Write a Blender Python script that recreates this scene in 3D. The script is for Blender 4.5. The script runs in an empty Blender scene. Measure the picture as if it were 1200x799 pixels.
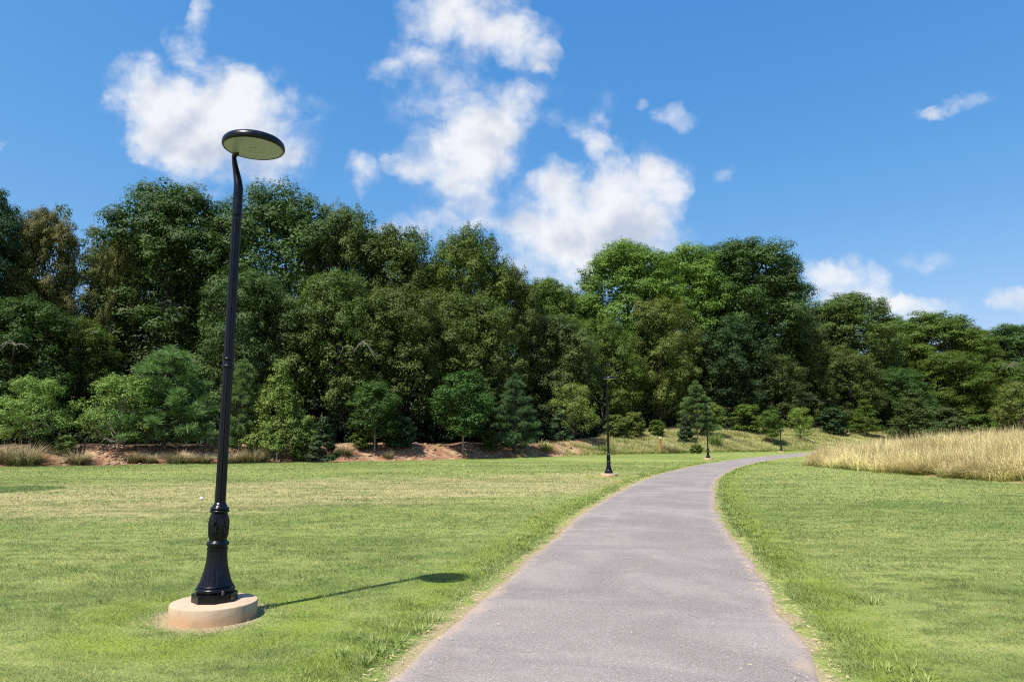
import bpy, bmesh, math, random
import numpy as np
from mathutils import Vector, Matrix

R = math.radians
sc = bpy.context.scene
COL = sc.collection

# ------------------------------------------------------------------ camera
CAM_Z = 1.55
PITCH = R(8.2)
FPX = 817.0                       # focal length in photo pixels (1200 wide)
cs, sn = math.cos(PITCH), math.sin(PITCH)
cam_d = bpy.data.cameras.new('camera')
cam = bpy.data.objects.new('camera', cam_d)
COL.objects.link(cam)
cam.location = (0, 0, CAM_Z)
cam.rotation_euler = (R(90) + PITCH, 0, 0)
cam_d.sensor_width = 36.0
cam_d.lens = 36.0 * FPX / 1200.0
cam_d.clip_start = 0.05
cam_d.clip_end = 5000
sc.camera = cam


def slope_of(px, py):
    """(X/Y, Z/Y) of the sight line that the photograph shows at a pixel (used once, to survey the place)."""
    u = (px - 600.0) / FPX
    v = (399.5 - py) / FPX
    dy = cs - v * sn
    return u / dy, (sn + v * cs) / dy


def at_depth(px, py, Y):
    a, b = slope_of(px, py)
    return a * Y, CAM_Z + b * Y


# ------------------------------------------------------------------ numpy noise
def _hash(ix, iy, seed):
    h = (ix.astype(np.int64) * 374761393 + iy.astype(np.int64) * 668265263 + seed * 1442695041) & 0x7fffffff
    h = ((h ^ (h >> 13)) * 1274126177) & 0x7fffffff
    return ((h ^ (h >> 16)) & 0xffff) / 65535.0


def vnoise(x, y, seed=0):
    x = np.asarray(x, float); y = np.asarray(y, float)
    ix = np.floor(x); iy = np.floor(y)
    fx = x - ix; fy = y - iy
    fx = fx * fx * (3 - 2 * fx); fy = fy * fy * (3 - 2 * fy)
    a = _hash(ix, iy, seed); b = _hash(ix + 1, iy, seed)
    c = _hash(ix, iy + 1, seed); d = _hash(ix + 1, iy + 1, seed)
    return (a * (1 - fx) + b * fx) * (1 - fy) + (c * (1 - fx) + d * fx) * fy


def fbm(x, y, seed=0, oct=3):
    s = 0; a = .5; t = 0
    for k in range(oct):
        s = s + a * vnoise(x * 2 ** k, y * 2 ** k, seed + k); t += a; a *= .5
    return s / t


def sstep(a, b, x):
    t = np.clip((x - a) / (b - a), 0, 1)
    return t * t * (3 - 2 * t)


# ------------------------------------------------------------------ the lie of the land
PATH_C = np.array([(-5.2, -24), (-2.75, -11), (-.395, 0), (.575, 4.7), (1.76, 10), (3.08, 15.9), (4.85, 22.3), (6.7, 28.5), (9.0, 35),
                   (13.6, 46), (19.8, 57.5), (25.2, 65.5), (30.8, 73), (39, 84), (50, 97), (64, 112), (84, 130)], float)


def catmull(P, n=14):
    out = []
    for i in range(len(P) - 1):
        p0 = P[max(i - 1, 0)]; p1 = P[i]; p2 = P[i + 1]; p3 = P[min(i + 2, len(P) - 1)]
        for k in range(n):
            t = k / n
            out.append(.5 * ((2 * p1) + (-p0 + p2) * t + (2 * p0 - 5 * p1 + 4 * p2 - p3) * t * t + (-p0 + 3 * p1 - 3 * p2 + p3) * t ** 3))
    out.append(P[-1])
    return np.array(out)


PC = catmull(PATH_C)
PATH_HALF = 1.435


def path_dist(x, y):
    """distance from the path's centre line and the side (+ right, - left)"""
    x = np.asarray(x, float).ravel(); y = np.asarray(y, float).ravel()
    best = np.full(x.shape, 1e9); side = np.zeros(x.shape)
    for i in range(0, len(PC) - 1):
        ax, ay = PC[i]; bx, by = PC[i + 1]
        dx, dy = bx - ax, by - ay
        L2 = dx * dx + dy * dy
        t = np.clip(((x - ax) * dx + (y - ay) * dy) / L2, 0, 1)
        qx = x - ax - t * dx; qy = y - ay - t * dy
        d = qx * qx + qy * qy
        m = d < best
        best[m] = d[m]
        side[m] = np.sign(qx * dy - qy * dx)[m]
    return np.sqrt(best), side


_fpx = [-420, -150, 0, 150, 300, 480, 580, 690, 780, 900, 1000, 1100, 1250, 1500]
_ft = [34, 40, 43, 46, 49.7, 54, 60, 68, 74, 82, 92, 102, 112, 125]
FOOT_A = np.array([(p - 600) / FPX * 1 / 1.0103 for p in _fpx])
FOOT_Y = np.array([t * 1.0103 for t in _ft])


def foot(a):
    return np.interp(a, FOOT_A, FOOT_Y)


def berm_d(x, y):
    x = np.asarray(x, float); y = np.asarray(y, float)
    a = np.where(y > 1, x / np.maximum(y, 1), np.sign(x) * 2)
    a = np.clip(a, -1.0, 1.2)
    return (y - foot(a)) * .92, a


def right_f(a):
    """0 on the steep clay bank at the left, 1 on the long grassy slope at the right"""
    return sstep(slope_of(640, 520)[0], slope_of(775, 520)[0], a)


def field_e(x, y):
    """how far inside the tall grass field (positive inside)"""
    x = np.asarray(x, float); y = np.asarray(y, float)
    xb = 18.7 + .47 * np.maximum(y - 45, 0) + .5 * (fbm(y * .35, x * 0 + 3.3, 5) - .5)
    return x - xb


def height(x, y):
    x = np.asarray(x, float); y = np.asarray(y, float)
    shp = x.shape
    x = x.ravel(); y = y.ravel()
    t = (y - 50) / 6.0
    base = .0125 * 6.0 * np.where(t > 20, t, np.log1p(np.exp(np.minimum(t, 20))))
    base = np.minimum(base, 3.2)
    d, a = berm_d(x, y)
    rf = right_f(a)
    H = 1.15 * (1 - rf) + 2.5 * rf
    W = 3.6 * (1 - rf) + 19 * rf
    q = np.clip(d / W, 0, 1)
    prof = q * q * (3 - 2 * q) * (1 - rf) + (1 - (1 - q) ** 1.6) * sstep(0, .08, q) * rf
    inside = sstep(-.2, 1.5, d)
    h = H * prof + inside * (fbm(x * .45, y * .45, 11) - .5) * (.55 + .25 * rf)
    h = h + 15 * sstep(42, 110, d)
    pd, sd = path_dist(x, y)
    e = field_e(x, y)
    m = np.clip(e, 0, 40)
    mound = 1.75 * (1 - np.exp(-m / 14.0)) * sstep(1.8, 12, pd - PATH_HALF) * sstep(8, 20, y) * (1 - sstep(0, 8, d))
    off = sstep(.1, 1.5, pd - PATH_HALF)
    und = (fbm(x * .3, y * .3, 21) - .5) * .10 * off * (1 - inside)
    return (base + h + mound + und).reshape(shp)


def hz(x, y):
    return float(height(np.array([x]), np.array([y]))[0])


# (photo x of the base, distance, turn of the head)
LAMPS = [(-2.66, 6.50, 0.0), (*[(at_depth(713.5, 558, 31.6)[0])], 31.6, -.5), (at_depth(830, 540, 57)[0], 57.0, -.6),
         (at_depth(915.7, 530, 78)[0], 78.0, -.8), (at_depth(994, 520, 104)[0], 104.0, -.9)]
FOOTINGS = [(x, y) for x, y, r in LAMPS[:3]]


# ------------------------------------------------------------------ node helpers
def new_mat(name):
    m = bpy.data.materials.new(name)
    m.use_nodes = True
    nt = m.node_tree
    nt.nodes.clear()
    return m, nt


class NT:
    def __init__(s, nt): s.nt = nt

    def n(s, typ, **kw):
        nd = s.nt.nodes.new(typ)
        for k, v in kw.items(): setattr(nd, k, v)
        return nd

    def put(s, sock, v):
        if hasattr(v, 'is_output') or isinstance(v, bpy.types.NodeSocket): s.nt.links.new(v, sock)
        else: sock.default_value = v

    def math(s, op, a, b=0.0, c=None, clamp=False):
        nd = s.n('ShaderNodeMath', operation=op); nd.use_clamp = clamp
        s.put(nd.inputs[0], a); s.put(nd.inputs[1], b)
        if c is not None: s.put(nd.inputs[2], c)
        return nd.outputs[0]

    def vmath(s, op, a, b=(0, 0, 0)):
        nd = s.n('ShaderNodeVectorMath', operation=op)
        s.put(nd.inputs[0], a); s.put(nd.inputs[1], b)
        return nd.outputs[0]

    def ss(s, x, a, b, lo=0.0, hi=1.0):
        nd = s.n('ShaderNodeMapRange', interpolation_type='SMOOTHSTEP')
        s.put(nd.inputs['Value'], x)
        nd.inputs['From Min'].default_value = a; nd.inputs['From Max'].default_value = b
        nd.inputs['To Min'].default_value = lo; nd.inputs['To Max'].default_value = hi
        return nd.outputs[0]

    def mix(s, f, a, b, typ='MIX'):
        nd = s.n('ShaderNodeMix', data_type='RGBA', blend_type=typ)
        nd.clamp_factor = True
        s.put(nd.inputs[0], f)
        s.put(nd.inputs[6], a if not isinstance(a, tuple) else (*a[:3], 1))
        s.put(nd.inputs[7], b if not isinstance(b, tuple) else (*b[:3], 1))
        return nd.outputs[2]

    def noise(s, vec, scale, detail=3, rough=.55, dist=0.0):
        nd = s.n('ShaderNodeTexNoise')
        if vec is not None: s.nt.links.new(vec, nd.inputs['Vector'])
        nd.inputs['Scale'].default_value = scale; nd.inputs['Detail'].default_value = detail
        nd.inputs['Roughness'].default_value = rough; nd.inputs['Distortion'].default_value = dist
        return nd.outputs[0]

    def attr(s, name):
        return s.n('ShaderNodeAttribute', attribute_name=name).outputs['Fac']

    def bump(s, h, strength, dist, normal=None):
        nd = s.n('ShaderNodeBump')
        nd.inputs['Strength'].default_value = strength; nd.inputs['Distance'].default_value = dist
        s.nt.links.new(h, nd.inputs['Height'])
        return nd.outputs[0]

    def principled(s, col, rough=.7, spec=.3, normal=None, metal=0.0):
        nd = s.n('ShaderNodeBsdfPrincipled')
        s.put(nd.inputs['Base Color'], col if not isinstance(col, tuple) else (*col[:3], 1))
        s.put(nd.inputs['Roughness'], rough)
        s.put(nd.inputs['Specular IOR Level'], spec)
        s.put(nd.inputs['Metallic'], metal)
        if normal is not None: s.nt.links.new(normal, nd.inputs['Normal'])
        return nd

    def out(s, shader):
        o = s.n('ShaderNodeOutputMaterial')
        s.nt.links.new(shader, o.inputs['Surface'])


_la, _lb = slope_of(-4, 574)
PAINTED_SHADE = (_la * -CAM_Z / _lb, -CAM_Z / _lb)


def lawn_colour(k, pos, pd, edge):
    """turf: green, yellow-green and straw, by place"""
    xyz = k.n('ShaderNodeSeparateXYZ'); k.nt.links.new(pos, xyz.inputs[0])
    big = k.noise(pos, .10, 3, .5)
    st = k.vmath('MULTIPLY', pos, (.35, 1.25, 1))
    mid = k.noise(st, .8, 4, .6, .4)
    fine = k.noise(pos, 7.0, 3, .6)
    y = xyz.outputs['Y']; x = xyz.outputs['X']
    wob = k.math('MULTIPLY', k.math('SUBTRACT', k.noise(pos, .22, 2), .5), 9.0)
    yy = k.math('ADD', k.math('SUBTRACT', y, k.math('MULTIPLY', x, .55)), wob)
    band = k.math('MULTIPLY', k.ss(yy, 17.5, 21.5), k.ss(yy, 37, 30))
    band = k.math('MULTIPLY', band, k.ss(x, 9, 3))
    yel = k.math('ADD', k.math('MULTIPLY', big, .8), k.math('MULTIPLY', mid, .8))
    yel = k.ss(yel, .58, 1.02)
    green = k.mix(fine, (.122, .178, .038), (.196, .254, .062))
    ygreen = k.mix(fine, (.240, .278, .074), (.325, .345, .112))
    straw = k.mix(fine, (.350, .310, .130), (.450, .390, .190))
    c = k.mix(yel, green, ygreen)
    sf = k.math('MULTIPLY', band, k.ss(mid, .28, .62, .25, 1.0))
    c = k.mix(k.math('MULTIPLY', sf, .95), c, straw)
    mot = k.noise(k.vmath('MULTIPLY', pos, (.75, 1.3, 1)), 3.4, 4, .62)
    c = k.mix(k.math('MULTIPLY', k.ss(mot, .47, .66), .62), c, (.082, .126, .030))
    c = k.mix(k.math('MULTIPLY', k.ss(mot, .44, .30), .38), c, (.36, .345, .15))
    grn = k.noise(k.vmath('MULTIPLY', pos, (.6, 1.3, 1)), .55, 3, .55, .5)
    c = k.mix(k.math('MULTIPLY', k.ss(grn, .55, .68), .55), c, (.105, .160, .036))
    # shadow from outside the view, painted as a round darker green patch
    pv = k.vmath('MULTIPLY', k.vmath('SUBTRACT', pos, (PAINTED_SHADE[0], PAINTED_SHADE[1], 0)), (1 / 2.0, 1 / 2.1, 0))
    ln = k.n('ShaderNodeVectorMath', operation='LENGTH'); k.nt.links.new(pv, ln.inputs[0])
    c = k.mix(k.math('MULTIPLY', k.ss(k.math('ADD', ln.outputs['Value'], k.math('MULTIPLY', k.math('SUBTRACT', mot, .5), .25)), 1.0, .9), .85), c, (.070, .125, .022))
    # the last metres of the lawn below the bank are watered: greener
    c = k.mix(k.math('MULTIPLY', k.ss(edge, -6.0, -.5), .55), c, (.105, .165, .03))
    # verge of the path
    n2 = k.noise(pos, 2.2, 3, .6)
    strip = k.math('MULTIPLY', k.ss(pd, .15, .35), k.ss(pd, 1.1, .5))
    c = k.mix(k.math('MULTIPLY', strip, k.ss(n2, .3, .65, .2, .8)), c, (.185, .250, .030))
    lim = k.math('ADD', pd, k.math('MULTIPLY', k.math('SUBTRACT', n2, .5), -.55))
    c = k.mix(k.math('MULTIPLY', k.ss(lim, .10, -.01), .92), c, k.mix(k.noise(pos, 38, 3, .7), (.20, .155, .085), (.46, .385, .225)))
    return c, fine, mid


# ------------------------------------------------------------------ materials
def mat_ground():
    m, nt = new_mat('turf_and_soil'); k = NT(nt)
    pos = k.n('ShaderNodeNewGeometry').outputs['Position']
    pd, edge = k.attr('pd'), k.attr('edge')
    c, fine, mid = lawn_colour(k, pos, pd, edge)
    th = k.math('MULTIPLY', k.ss(k.noise(pos, 48, 3, .7),   .42, .62), .44)  # dark thatch, with the fine shade between blades painted in
    c = k.mix(th, c, k.mix(.62, c, (.055, .050, .022)))
    # clay bank
    nb = k.noise(pos, 1.1, 5, .65)
    nf = k.noise(pos, 9, 4, .7)
    clay = k.mix(nf, (.155, .076, .044), (.31, .165, .095))
    clay = k.mix(k.ss(nb, .46, .68), clay, (.38, .285, .175))
    clay = k.mix(k.ss(k.noise(pos, .45, 3, .5), .58, .74), clay, (.28, .24, .11))
    mead = k.mix(k.noise(pos, .5, 4, .6), (.24, .26, .08), (.40, .36, .16))
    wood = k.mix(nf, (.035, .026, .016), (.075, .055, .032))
    zc = k.mix(k.attr('right'), clay, mead)
    en = k.math('ADD', edge, k.math('MULTIPLY', k.math('SUBTRACT', nb, .5), .6))
    c = k.mix(k.ss(en, -.10, .12), c, zc)
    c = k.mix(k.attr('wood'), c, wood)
    fld = k.mix(k.noise(pos, 1.5, 3), (.26, .21, .085), (.36, .29, .14))
    c = k.mix(k.ss(k.attr('field'), -.25, .25), c, fld)
    h = k.math('ADD', k.math('MULTIPLY', k.noise(pos, 26, 3, .7), .6), k.math('MULTIPLY', mid, .6))
    b = k.bump(h, .9, .05)
    p = k.principled(c, .9, .1, b)
    k.out(p.outputs[0])
    return m


def mat_blade():
    m, nt = new_mat('grass_blades'); k = NT(nt)
    pos = k.n('ShaderNodeNewGeometry').outputs['Position']
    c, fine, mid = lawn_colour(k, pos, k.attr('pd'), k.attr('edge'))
    t = k.attr('tint')
    hs = k.n('ShaderNodeHueSaturation')
    k.put(hs.inputs['Hue'], k.math('MULTIPLY_ADD', t, -.03, .515))
    k.put(hs.inputs['Saturation'], k.math('MULTIPLY_ADD', t, -.15, 1.0))
    k.put(hs.inputs['Value'], k.math('MULTIPLY_ADD', t, 1.05, .70))
    k.put(hs.inputs['Color'], c)
    p = k.principled(hs.outputs[0], .55, .35)
    tr = k.n('ShaderNodeBsdfTranslucent'); k.put(tr.inputs[0], hs.outputs[0])
    mx = k.n('ShaderNodeMixShader'); mx.inputs[0].default_value = .35
    nt.links.new(p.outputs[0], mx.inputs[1]); nt.links.new(tr.outputs[0], mx.inputs[2])
    k.out(mx.outputs[0])
    return m


def mat_tall(name, base, mid, tip, trans=.3):
    """long grass: greener at the foot, dry at the tip, each blade its own tint"""
    m, nt = new_mat(name); k = NT(nt)
    h, t = k.attr('hgt'), k.attr('tint')
    pos = k.n('ShaderNodeNewGeometry').outputs['Position']
    n = k.noise(pos, .35, 3, .6)
    hh = k.math('ADD', h, k.math('MULTIPLY', k.math('SUBTRACT', n, .5), .8))
    c = k.mix(k.ss(hh, .05, .55), base, mid)
    c = k.mix(k.ss(hh, .45, 1.0), c, tip)
    hs = k.n('ShaderNodeHueSaturation')
    k.put(hs.inputs['Hue'], k.math('MULTIPLY_ADD', t, .03, .485))
    k.put(hs.inputs['Value'], k.math('MULTIPLY_ADD', t, .6, .7)); k.put(hs.inputs['Color'], c)
    p = k.principled(hs.outputs[0], .6, .3)
    tr = k.n('ShaderNodeBsdfTranslucent'); k.put(tr.inputs[0], hs.outputs[0])
    mx = k.n('ShaderNodeMixShader'); mx.inputs[0].default_value = trans
    nt.links.new(p.outputs[0], mx.inputs[1]); nt.links.new(tr.outputs[0], mx.inputs[2])
    k.out(mx.outputs[0])
    return m


def mat_leaf(name, a, b, trans=.24, spec=.22, rough=.6):
    m, nt = new_mat(name); k = NT(nt)
    t = k.attr('tint')
    c = k.mix(t, a, b)
    info = k.n('ShaderNodeObjectInfo')
    hs = k.n('ShaderNodeHueSaturation')
    k.put(hs.inputs['Hue'], k.math('MULTIPLY_ADD', info.outputs['Random'], .022, .489))
    k.put(hs.inputs['Value'], k.math('MULTIPLY_ADD', info.outputs['Random'], .22, .89))
    k.put(hs.inputs['Color'], c)
    p = k.principled(hs.outputs[0], rough, spec)
    tc = k.mix(.5, hs.outputs[0], (.5, .75, .12), 'MULTIPLY')
    tcl = k.mix(1.0, tc, (1.7, 1.7, 1.2), 'MULTIPLY')
    tr = k.n('ShaderNodeBsdfTranslucent'); k.put(tr.inputs[0], tcl)
    mx = k.n('ShaderNodeMixShader'); mx.inputs[0].default_value = trans
    nt.links.new(p.outputs[0], mx.inputs[1]); nt.links.new(tr.outputs[0], mx.inputs[2])
    k.out(mx.outputs[0])
    return m


def mat_bark(name, a, b):
    m, nt = new_mat(name); k = NT(nt)
    pos = k.n('ShaderNodeTexCoord').outputs['Object']
    v = k.vmath('MULTIPLY', pos, (6, 6, 1.2))
    n = k.noise(v, 2.0, 4, .65)
    k.out(k.principled(k.mix(n, a, b), .9, .15, k.bump(n, .6, .04)).outputs[0])
    return m


def mat_path():
    m, nt = new_mat('worn_asphalt'); k = NT(nt)
    pos = k.n('ShaderNodeNewGeometry').outputs['Position']
    vor = k.n('ShaderNodeTexVoronoi'); nt.links.new(pos, vor.inputs['Vector']); vor.inputs['Scale'].default_value = 130
    sp = vor.outputs['Color']
    sx = k.n('ShaderNodeSeparateColor'); nt.links.new(sp, sx.inputs[0])
    grain = sx.outputs[0]
    f1 = k.noise(pos, 55, 3, .7)
    big = k.noise(pos, .55, 4, .6, .5)
    # lengthwise and crosswise rolling marks: long coordinates 'along' and 'across' the path
    al, ac = k.attr('along'), k.attr('across')
    cv = k.n('ShaderNodeCombineXYZ'); k.put(cv.inputs[0], k.math('MULTIPLY', ac, .28)); k.put(cv.inputs[1], k.math('MULTIPLY', al, 1.0))
    cross = k.noise(cv.outputs[0], .9, 4, .65)
    cw = k.n('ShaderNodeCombineXYZ'); k.put(cw.inputs[0], k.math('MULTIPLY', ac, 1.6)); k.put(cw.inputs[1], k.math('MULTIPLY', al, .06))
    lng = k.noise(cw.outputs[0], 1.0, 3, .6)
    c = k.mix(k.ss(big, .38, .62), (.198, .172, .155), (.262, .230, .208))
    c = k.mix(k.math('MULTIPLY', k.ss(cross, .47, .66), .62), c, (.168, .146, .138))
    c = k.mix(k.math('MULTIPLY', k.ss(lng, .52, .75), .30), c, (.345, .305, .290))
    c = k.mix(k.math('MULTIPLY', k.ss(k.noise(pos, 1.7, 3, .6), .58, .72), .35), c, (.330, .280, .245))
    c = k.mix(k.ss(grain, .72, 1.0, 0, .55), c, (.42, .39, .385))
    c = k.mix(k.ss(grain, .25, .0, 0, .55), c, (.11, .098, .10))
    c = k.mix(k.math('MULTIPLY', k.ss(f1, .45, .75), .35), c, (.15, .135, .14))
    # soil and clippings washed onto the margin
    ed = k.math('ADD', k.attr('margin'), k.math('MULTIPLY', k.math('SUBTRACT', k.noise(pos, 2.6, 4, .65), .5), .5))
    c = k.mix(k.ss(ed, .20, -.02, 0, .75), c, (.36, .275, .205))
    h = k.math('ADD', grain, k.math('MULTIPLY', f1, .8))
    k.out(k.principled(c, .85, .25, k.bump(h, .55, .006)).outputs[0])
    return m


def mat_black():
    m, nt = new_mat('black_enamel'); k = NT(nt)
    pos = k.n('ShaderNodeTexCoord').outputs['Object']
    n = k.noise(pos, 14, 4, .6)
    c = k.mix(k.ss(n, .55, .85), (.0032, .004, .007), (.012, .014, .019))
    sp = k.noise(pos, 70, 2, .5)
    c = k.mix(k.ss(sp, .72, .78, 0, .35), c, (.22, .2, .17))
    k.out(k.principled(c, k.ss(n, .2, .8, .20, .34), .30, k.bump(k.noise(pos, 180, 2), .12, .002)).outputs[0])
    return m


def mat_concrete():
    m, nt = new_mat('stained_concrete'); k = NT(nt)
    tc = k.n('ShaderNodeTexCoord').outputs['Object']
    n = k.noise(tc, 5, 5, .65); f = k.noise(tc, 90, 2, .6)
    z = k.n('ShaderNodeSeparateXYZ'); nt.links.new(tc, z.inputs[0])
    c = k.mix(n, (.37, .275, .185), (.48, .375, .265))
    low = k.math('ADD', z.outputs[2], k.math('MULTIPLY', k.math('SUBTRACT', n, .5), .10))
    c = k.mix(k.ss(low, .125, .02, 0, .8), c, (.40, .235, .125))          # clay splashed up by rain
    c = k.mix(k.ss(f, .62, .75, 0, .35), c, (.3, .24, .18))
    c = k.mix(k.ss(k.noise(tc, 2.6, 4, .7, .6), .52, .66, 0, .45), c, (.24, .17, .11))
    h = k.math('ADD', k.math('MULTIPLY', n, .7), k.math('MULTIPLY', f, .3))
    k.out(k.principled(c, .88, .2, k.bump(h, .4, .01)).outputs[0])
    return m


def mat_simple(name, a, b, scale, rough=.7, spec=.3, bump=.2):
    m, nt = new_mat(name); k = NT(nt)
    tc = k.n('ShaderNodeTexCoord').outputs['Object']
    n = k.noise(tc, scale, 4, .6)
    k.out(k.principled(k.mix(n, a, b), rough, spec, k.bump(n, bump, .005)).outputs[0])
    return m


M = {}
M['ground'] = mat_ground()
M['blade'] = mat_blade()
M['path'] = mat_path()
M['black'] = mat_black()
M['concrete'] = mat_concrete()
M['diffuser'] = mat_simple('frosted_lens', (.26, .285, .36), (.33, .36, .44), 6, .35, .5, .05)
M['bolt'] = mat_simple('bolt_steel', (.03, .03, .034), (.06, .06, .065), 20, .4, .5)
M['post_orange'] = mat_simple('weathered_orange_post', (.42, .16, .05), (.55, .24, .09), 8, .8)
M['cap_pale'] = mat_simple('pale_cap', (.5, .42, .3), (.6, .5, .36), 8, .7)
M['litter'] = mat_simple('crumpled_paper', (.75, .74, .72), (.85, .85, .83), 20, .8)
M['clip'] = mat_simple('dry_clippings', (.34, .27, .14), (.60, .50, .30), 3, .9, .1, .1)
M['stone'] = mat_simple('clay_stone', (.20, .125, .08), (.40, .29, .19), 9, .9, .1, .6)
M['bark'] = mat_bark('grey_bark', (.045, .038, .03), (.13, .11, .09))
M['bark_pale'] = mat_bark('pale_bark', (.20, .175, .145), (.36, .32, .27))
M['dead'] = mat_bark('bleached_dead_wood', (.10, .09, .075), (.20, .18, .155))
M['oak'] = mat_leaf('dark_oak_leaves', (.026, .060, .011), (.076, .138, .027))
M['deep'] = mat_leaf('deep_green_leaves', (.020, .046, .014), (.052, .096, .028))
M['olive'] = mat_leaf('olive_leaves', (.046, .076, .013), (.112, .156, .033))
M['grey'] = mat_leaf('grey_green_leaves', (.038, .070, .016), (.100, .146, .040))
M['mid'] = mat_leaf('mid_green_leaves', (.048, .090, .011), (.122, .186, .028))
M['bright'] = mat_leaf('bright_green_leaves', (.064, .116, .012), (.150, .225, .034))
M['yolive'] = mat_leaf('yellow_olive_leaves', (.080, .105, .018), (.160, .192, .042))
M['rust'] = mat_leaf('browning_leaves', (.090, .096, .020), (.180, .178, .048))
M['sap'] = mat_leaf('young_tree_leaves', (.100, .162, .028), (.220, .305, .075))
M['lime'] = mat_leaf('lime_leaves', (.105, .165, .024), (.210, .290, .050))
M['holly'] = mat_leaf('holly_leaves', (.018, .040, .010), (.042, .078, .021), .12, .22, .5)
M['pine'] = mat_leaf('pine_needles', (.066, .124, .034), (.155, .235, .082), .2)
M['bluepine'] = mat_leaf('blue_green_needles', (.036, .080, .032), (.098, .168, .070), .2)
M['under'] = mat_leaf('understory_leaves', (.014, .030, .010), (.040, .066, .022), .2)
M['tall'] = mat_tall('dry_field_grass', (.180, .225, .050), (.52, .445, .180), (.74, .62, .34))
M['meadow'] = mat_tall('meadow_grass', (.200, .250, .060), (.360, .375, .125), (.52, .47, .23))
M['tuft'] = mat_tall('bleached_tuft_grass', (.13, .14, .055), (.29, .25, .125), (.44, .36, .22))
M['greenclump'] = mat_tall('fresh_green_clump', (.07, .13, .02), (.13, .21, .035), (.20, .27, .06))


# ------------------------------------------------------------------ mesh helpers
def tag(o, label=None, cat=None, group=None, kind=None):
    if label: o['label'] = label
    if cat: o['category'] = cat
    if group: o['group'] = group
    if kind: o['kind'] = kind
    return o


def link(name, me, mat=None, parent=None):
    o = bpy.data.objects.new(name, me)
    COL.objects.link(o)
    if mat is not None and not me.materials: me.materials.append(mat)
    if parent is not None: o.parent = parent
    return o


def empty(name, loc, rz=0.0, scale=(1, 1, 1)):
    o = bpy.data.objects.new(name, None)
    o.empty_display_size = .3
    COL.objects.link(o)
    o.location = loc; o.rotation_euler = (0, 0, rz); o.scale = scale
    return o


def arr_mesh(name, V, F, attrs=None, smooth=False):
    """V (n,3); F list of arrays (m,k) of indices"""
    me = bpy.data.meshes.new(name)
    V = np.ascontiguousarray(V, dtype=np.float32)
    me.vertices.add(len(V)); me.vertices.foreach_set('co', V.ravel())
    Fs = F if isinstance(F, list) else [F]
    loops = np.concatenate([f.ravel() for f in Fs]).astype(np.int32)
    tot = np.concatenate([np.full(len(f), f.shape[1]) for f in Fs]).astype(np.int32)
    start = np.concatenate([[0], np.cumsum(tot)[:-1]]).astype(np.int32)
    me.loops.add(len(loops)); me.loops.foreach_set('vertex_index', loops)
    me.polygons.add(len(tot)); me.polygons.foreach_set('loop_start', start); me.polygons.foreach_set('loop_total', tot)
    if smooth: me.polygons.foreach_set('use_smooth', np.ones(len(tot), bool))
    for k, v in (attrs or {}).items():
        a = me.attributes.new(k, 'FLOAT', 'POINT'); a.data.foreach_set('value', np.ascontiguousarray(v, dtype=np.float32))
    me.update(calc_edges=True)
    return me


def unit(v):
    return v / np.maximum(np.linalg.norm(v, axis=-1, keepdims=True), 1e-9)


def leaf_mesh(name, P, N, S, tint, rng, aspect=.66, fold=.13):
    """one folded diamond per leaf: P centre, N facing, S length"""
    n = len(P)
    r = unit(rng.normal(size=(n, 3)))
    T = unit(np.cross(N, r)); B = np.cross(N, T)
    S = S[:, None]
    v0 = P - T * S * .5
    v2 = P + T * S * .5
    lift = N * S * fold
    v1 = P + B * S * .5 * aspect + lift * .6 - T * S * .05
    v3 = P - B * S * .5 * aspect + lift * .6 - T * S * .05
    V = np.stack([v0, v1, v2, v3], 1).reshape(-1, 3)
    i = np.arange(n) * 4
    F = np.concatenate([np.stack([i, i + 1, i + 2], 1), np.stack([i, i + 2, i + 3], 1)])
    return arr_mesh(name, V, F, {'tint': np.repeat(tint, 4)})


def tube_arrays(pts, rad, sides=7):
    pts = np.asarray(pts, float); rad = np.asarray(rad, float)
    n = len(pts)
    d = unit(np.gradient(pts, axis=0))
    up = np.array([0.31, .17, .93])
    a = unit(np.cross(d, up)); b = np.cross(d, a)
    th = np.linspace(0, 2 * math.pi, sides, endpoint=False)
    V = pts[:, None, :] + rad[:, None, None] * (np.cos(th)[None, :, None] * a[:, None, :] + np.sin(th)[None, :, None] * b[:, None, :])
    V = V.reshape(-1, 3)
    F = []
    for i in range(n - 1):
        for j in range(sides):
            F.append((i * sides + j, i * sides + (j + 1) % sides, (i + 1) * sides + (j + 1) % sides, (i + 1) * sides + j))
    return V, np.array(F, int)


def tubes_mesh(name, list_of):
    Vs, Fs, o = [], [], 0
    for pts, rad, sides in list_of:
        V, F = tube_arrays(pts, rad, sides)
        Vs.append(V); Fs.append(F + o); o += len(V)
    return arr_mesh(name, np.concatenate(Vs), np.concatenate(Fs), smooth=True)


# ------------------------------------------------------------------ foliage
def sph(rng, n):
    return unit(rng.normal(size=(n, 3)))


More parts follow.
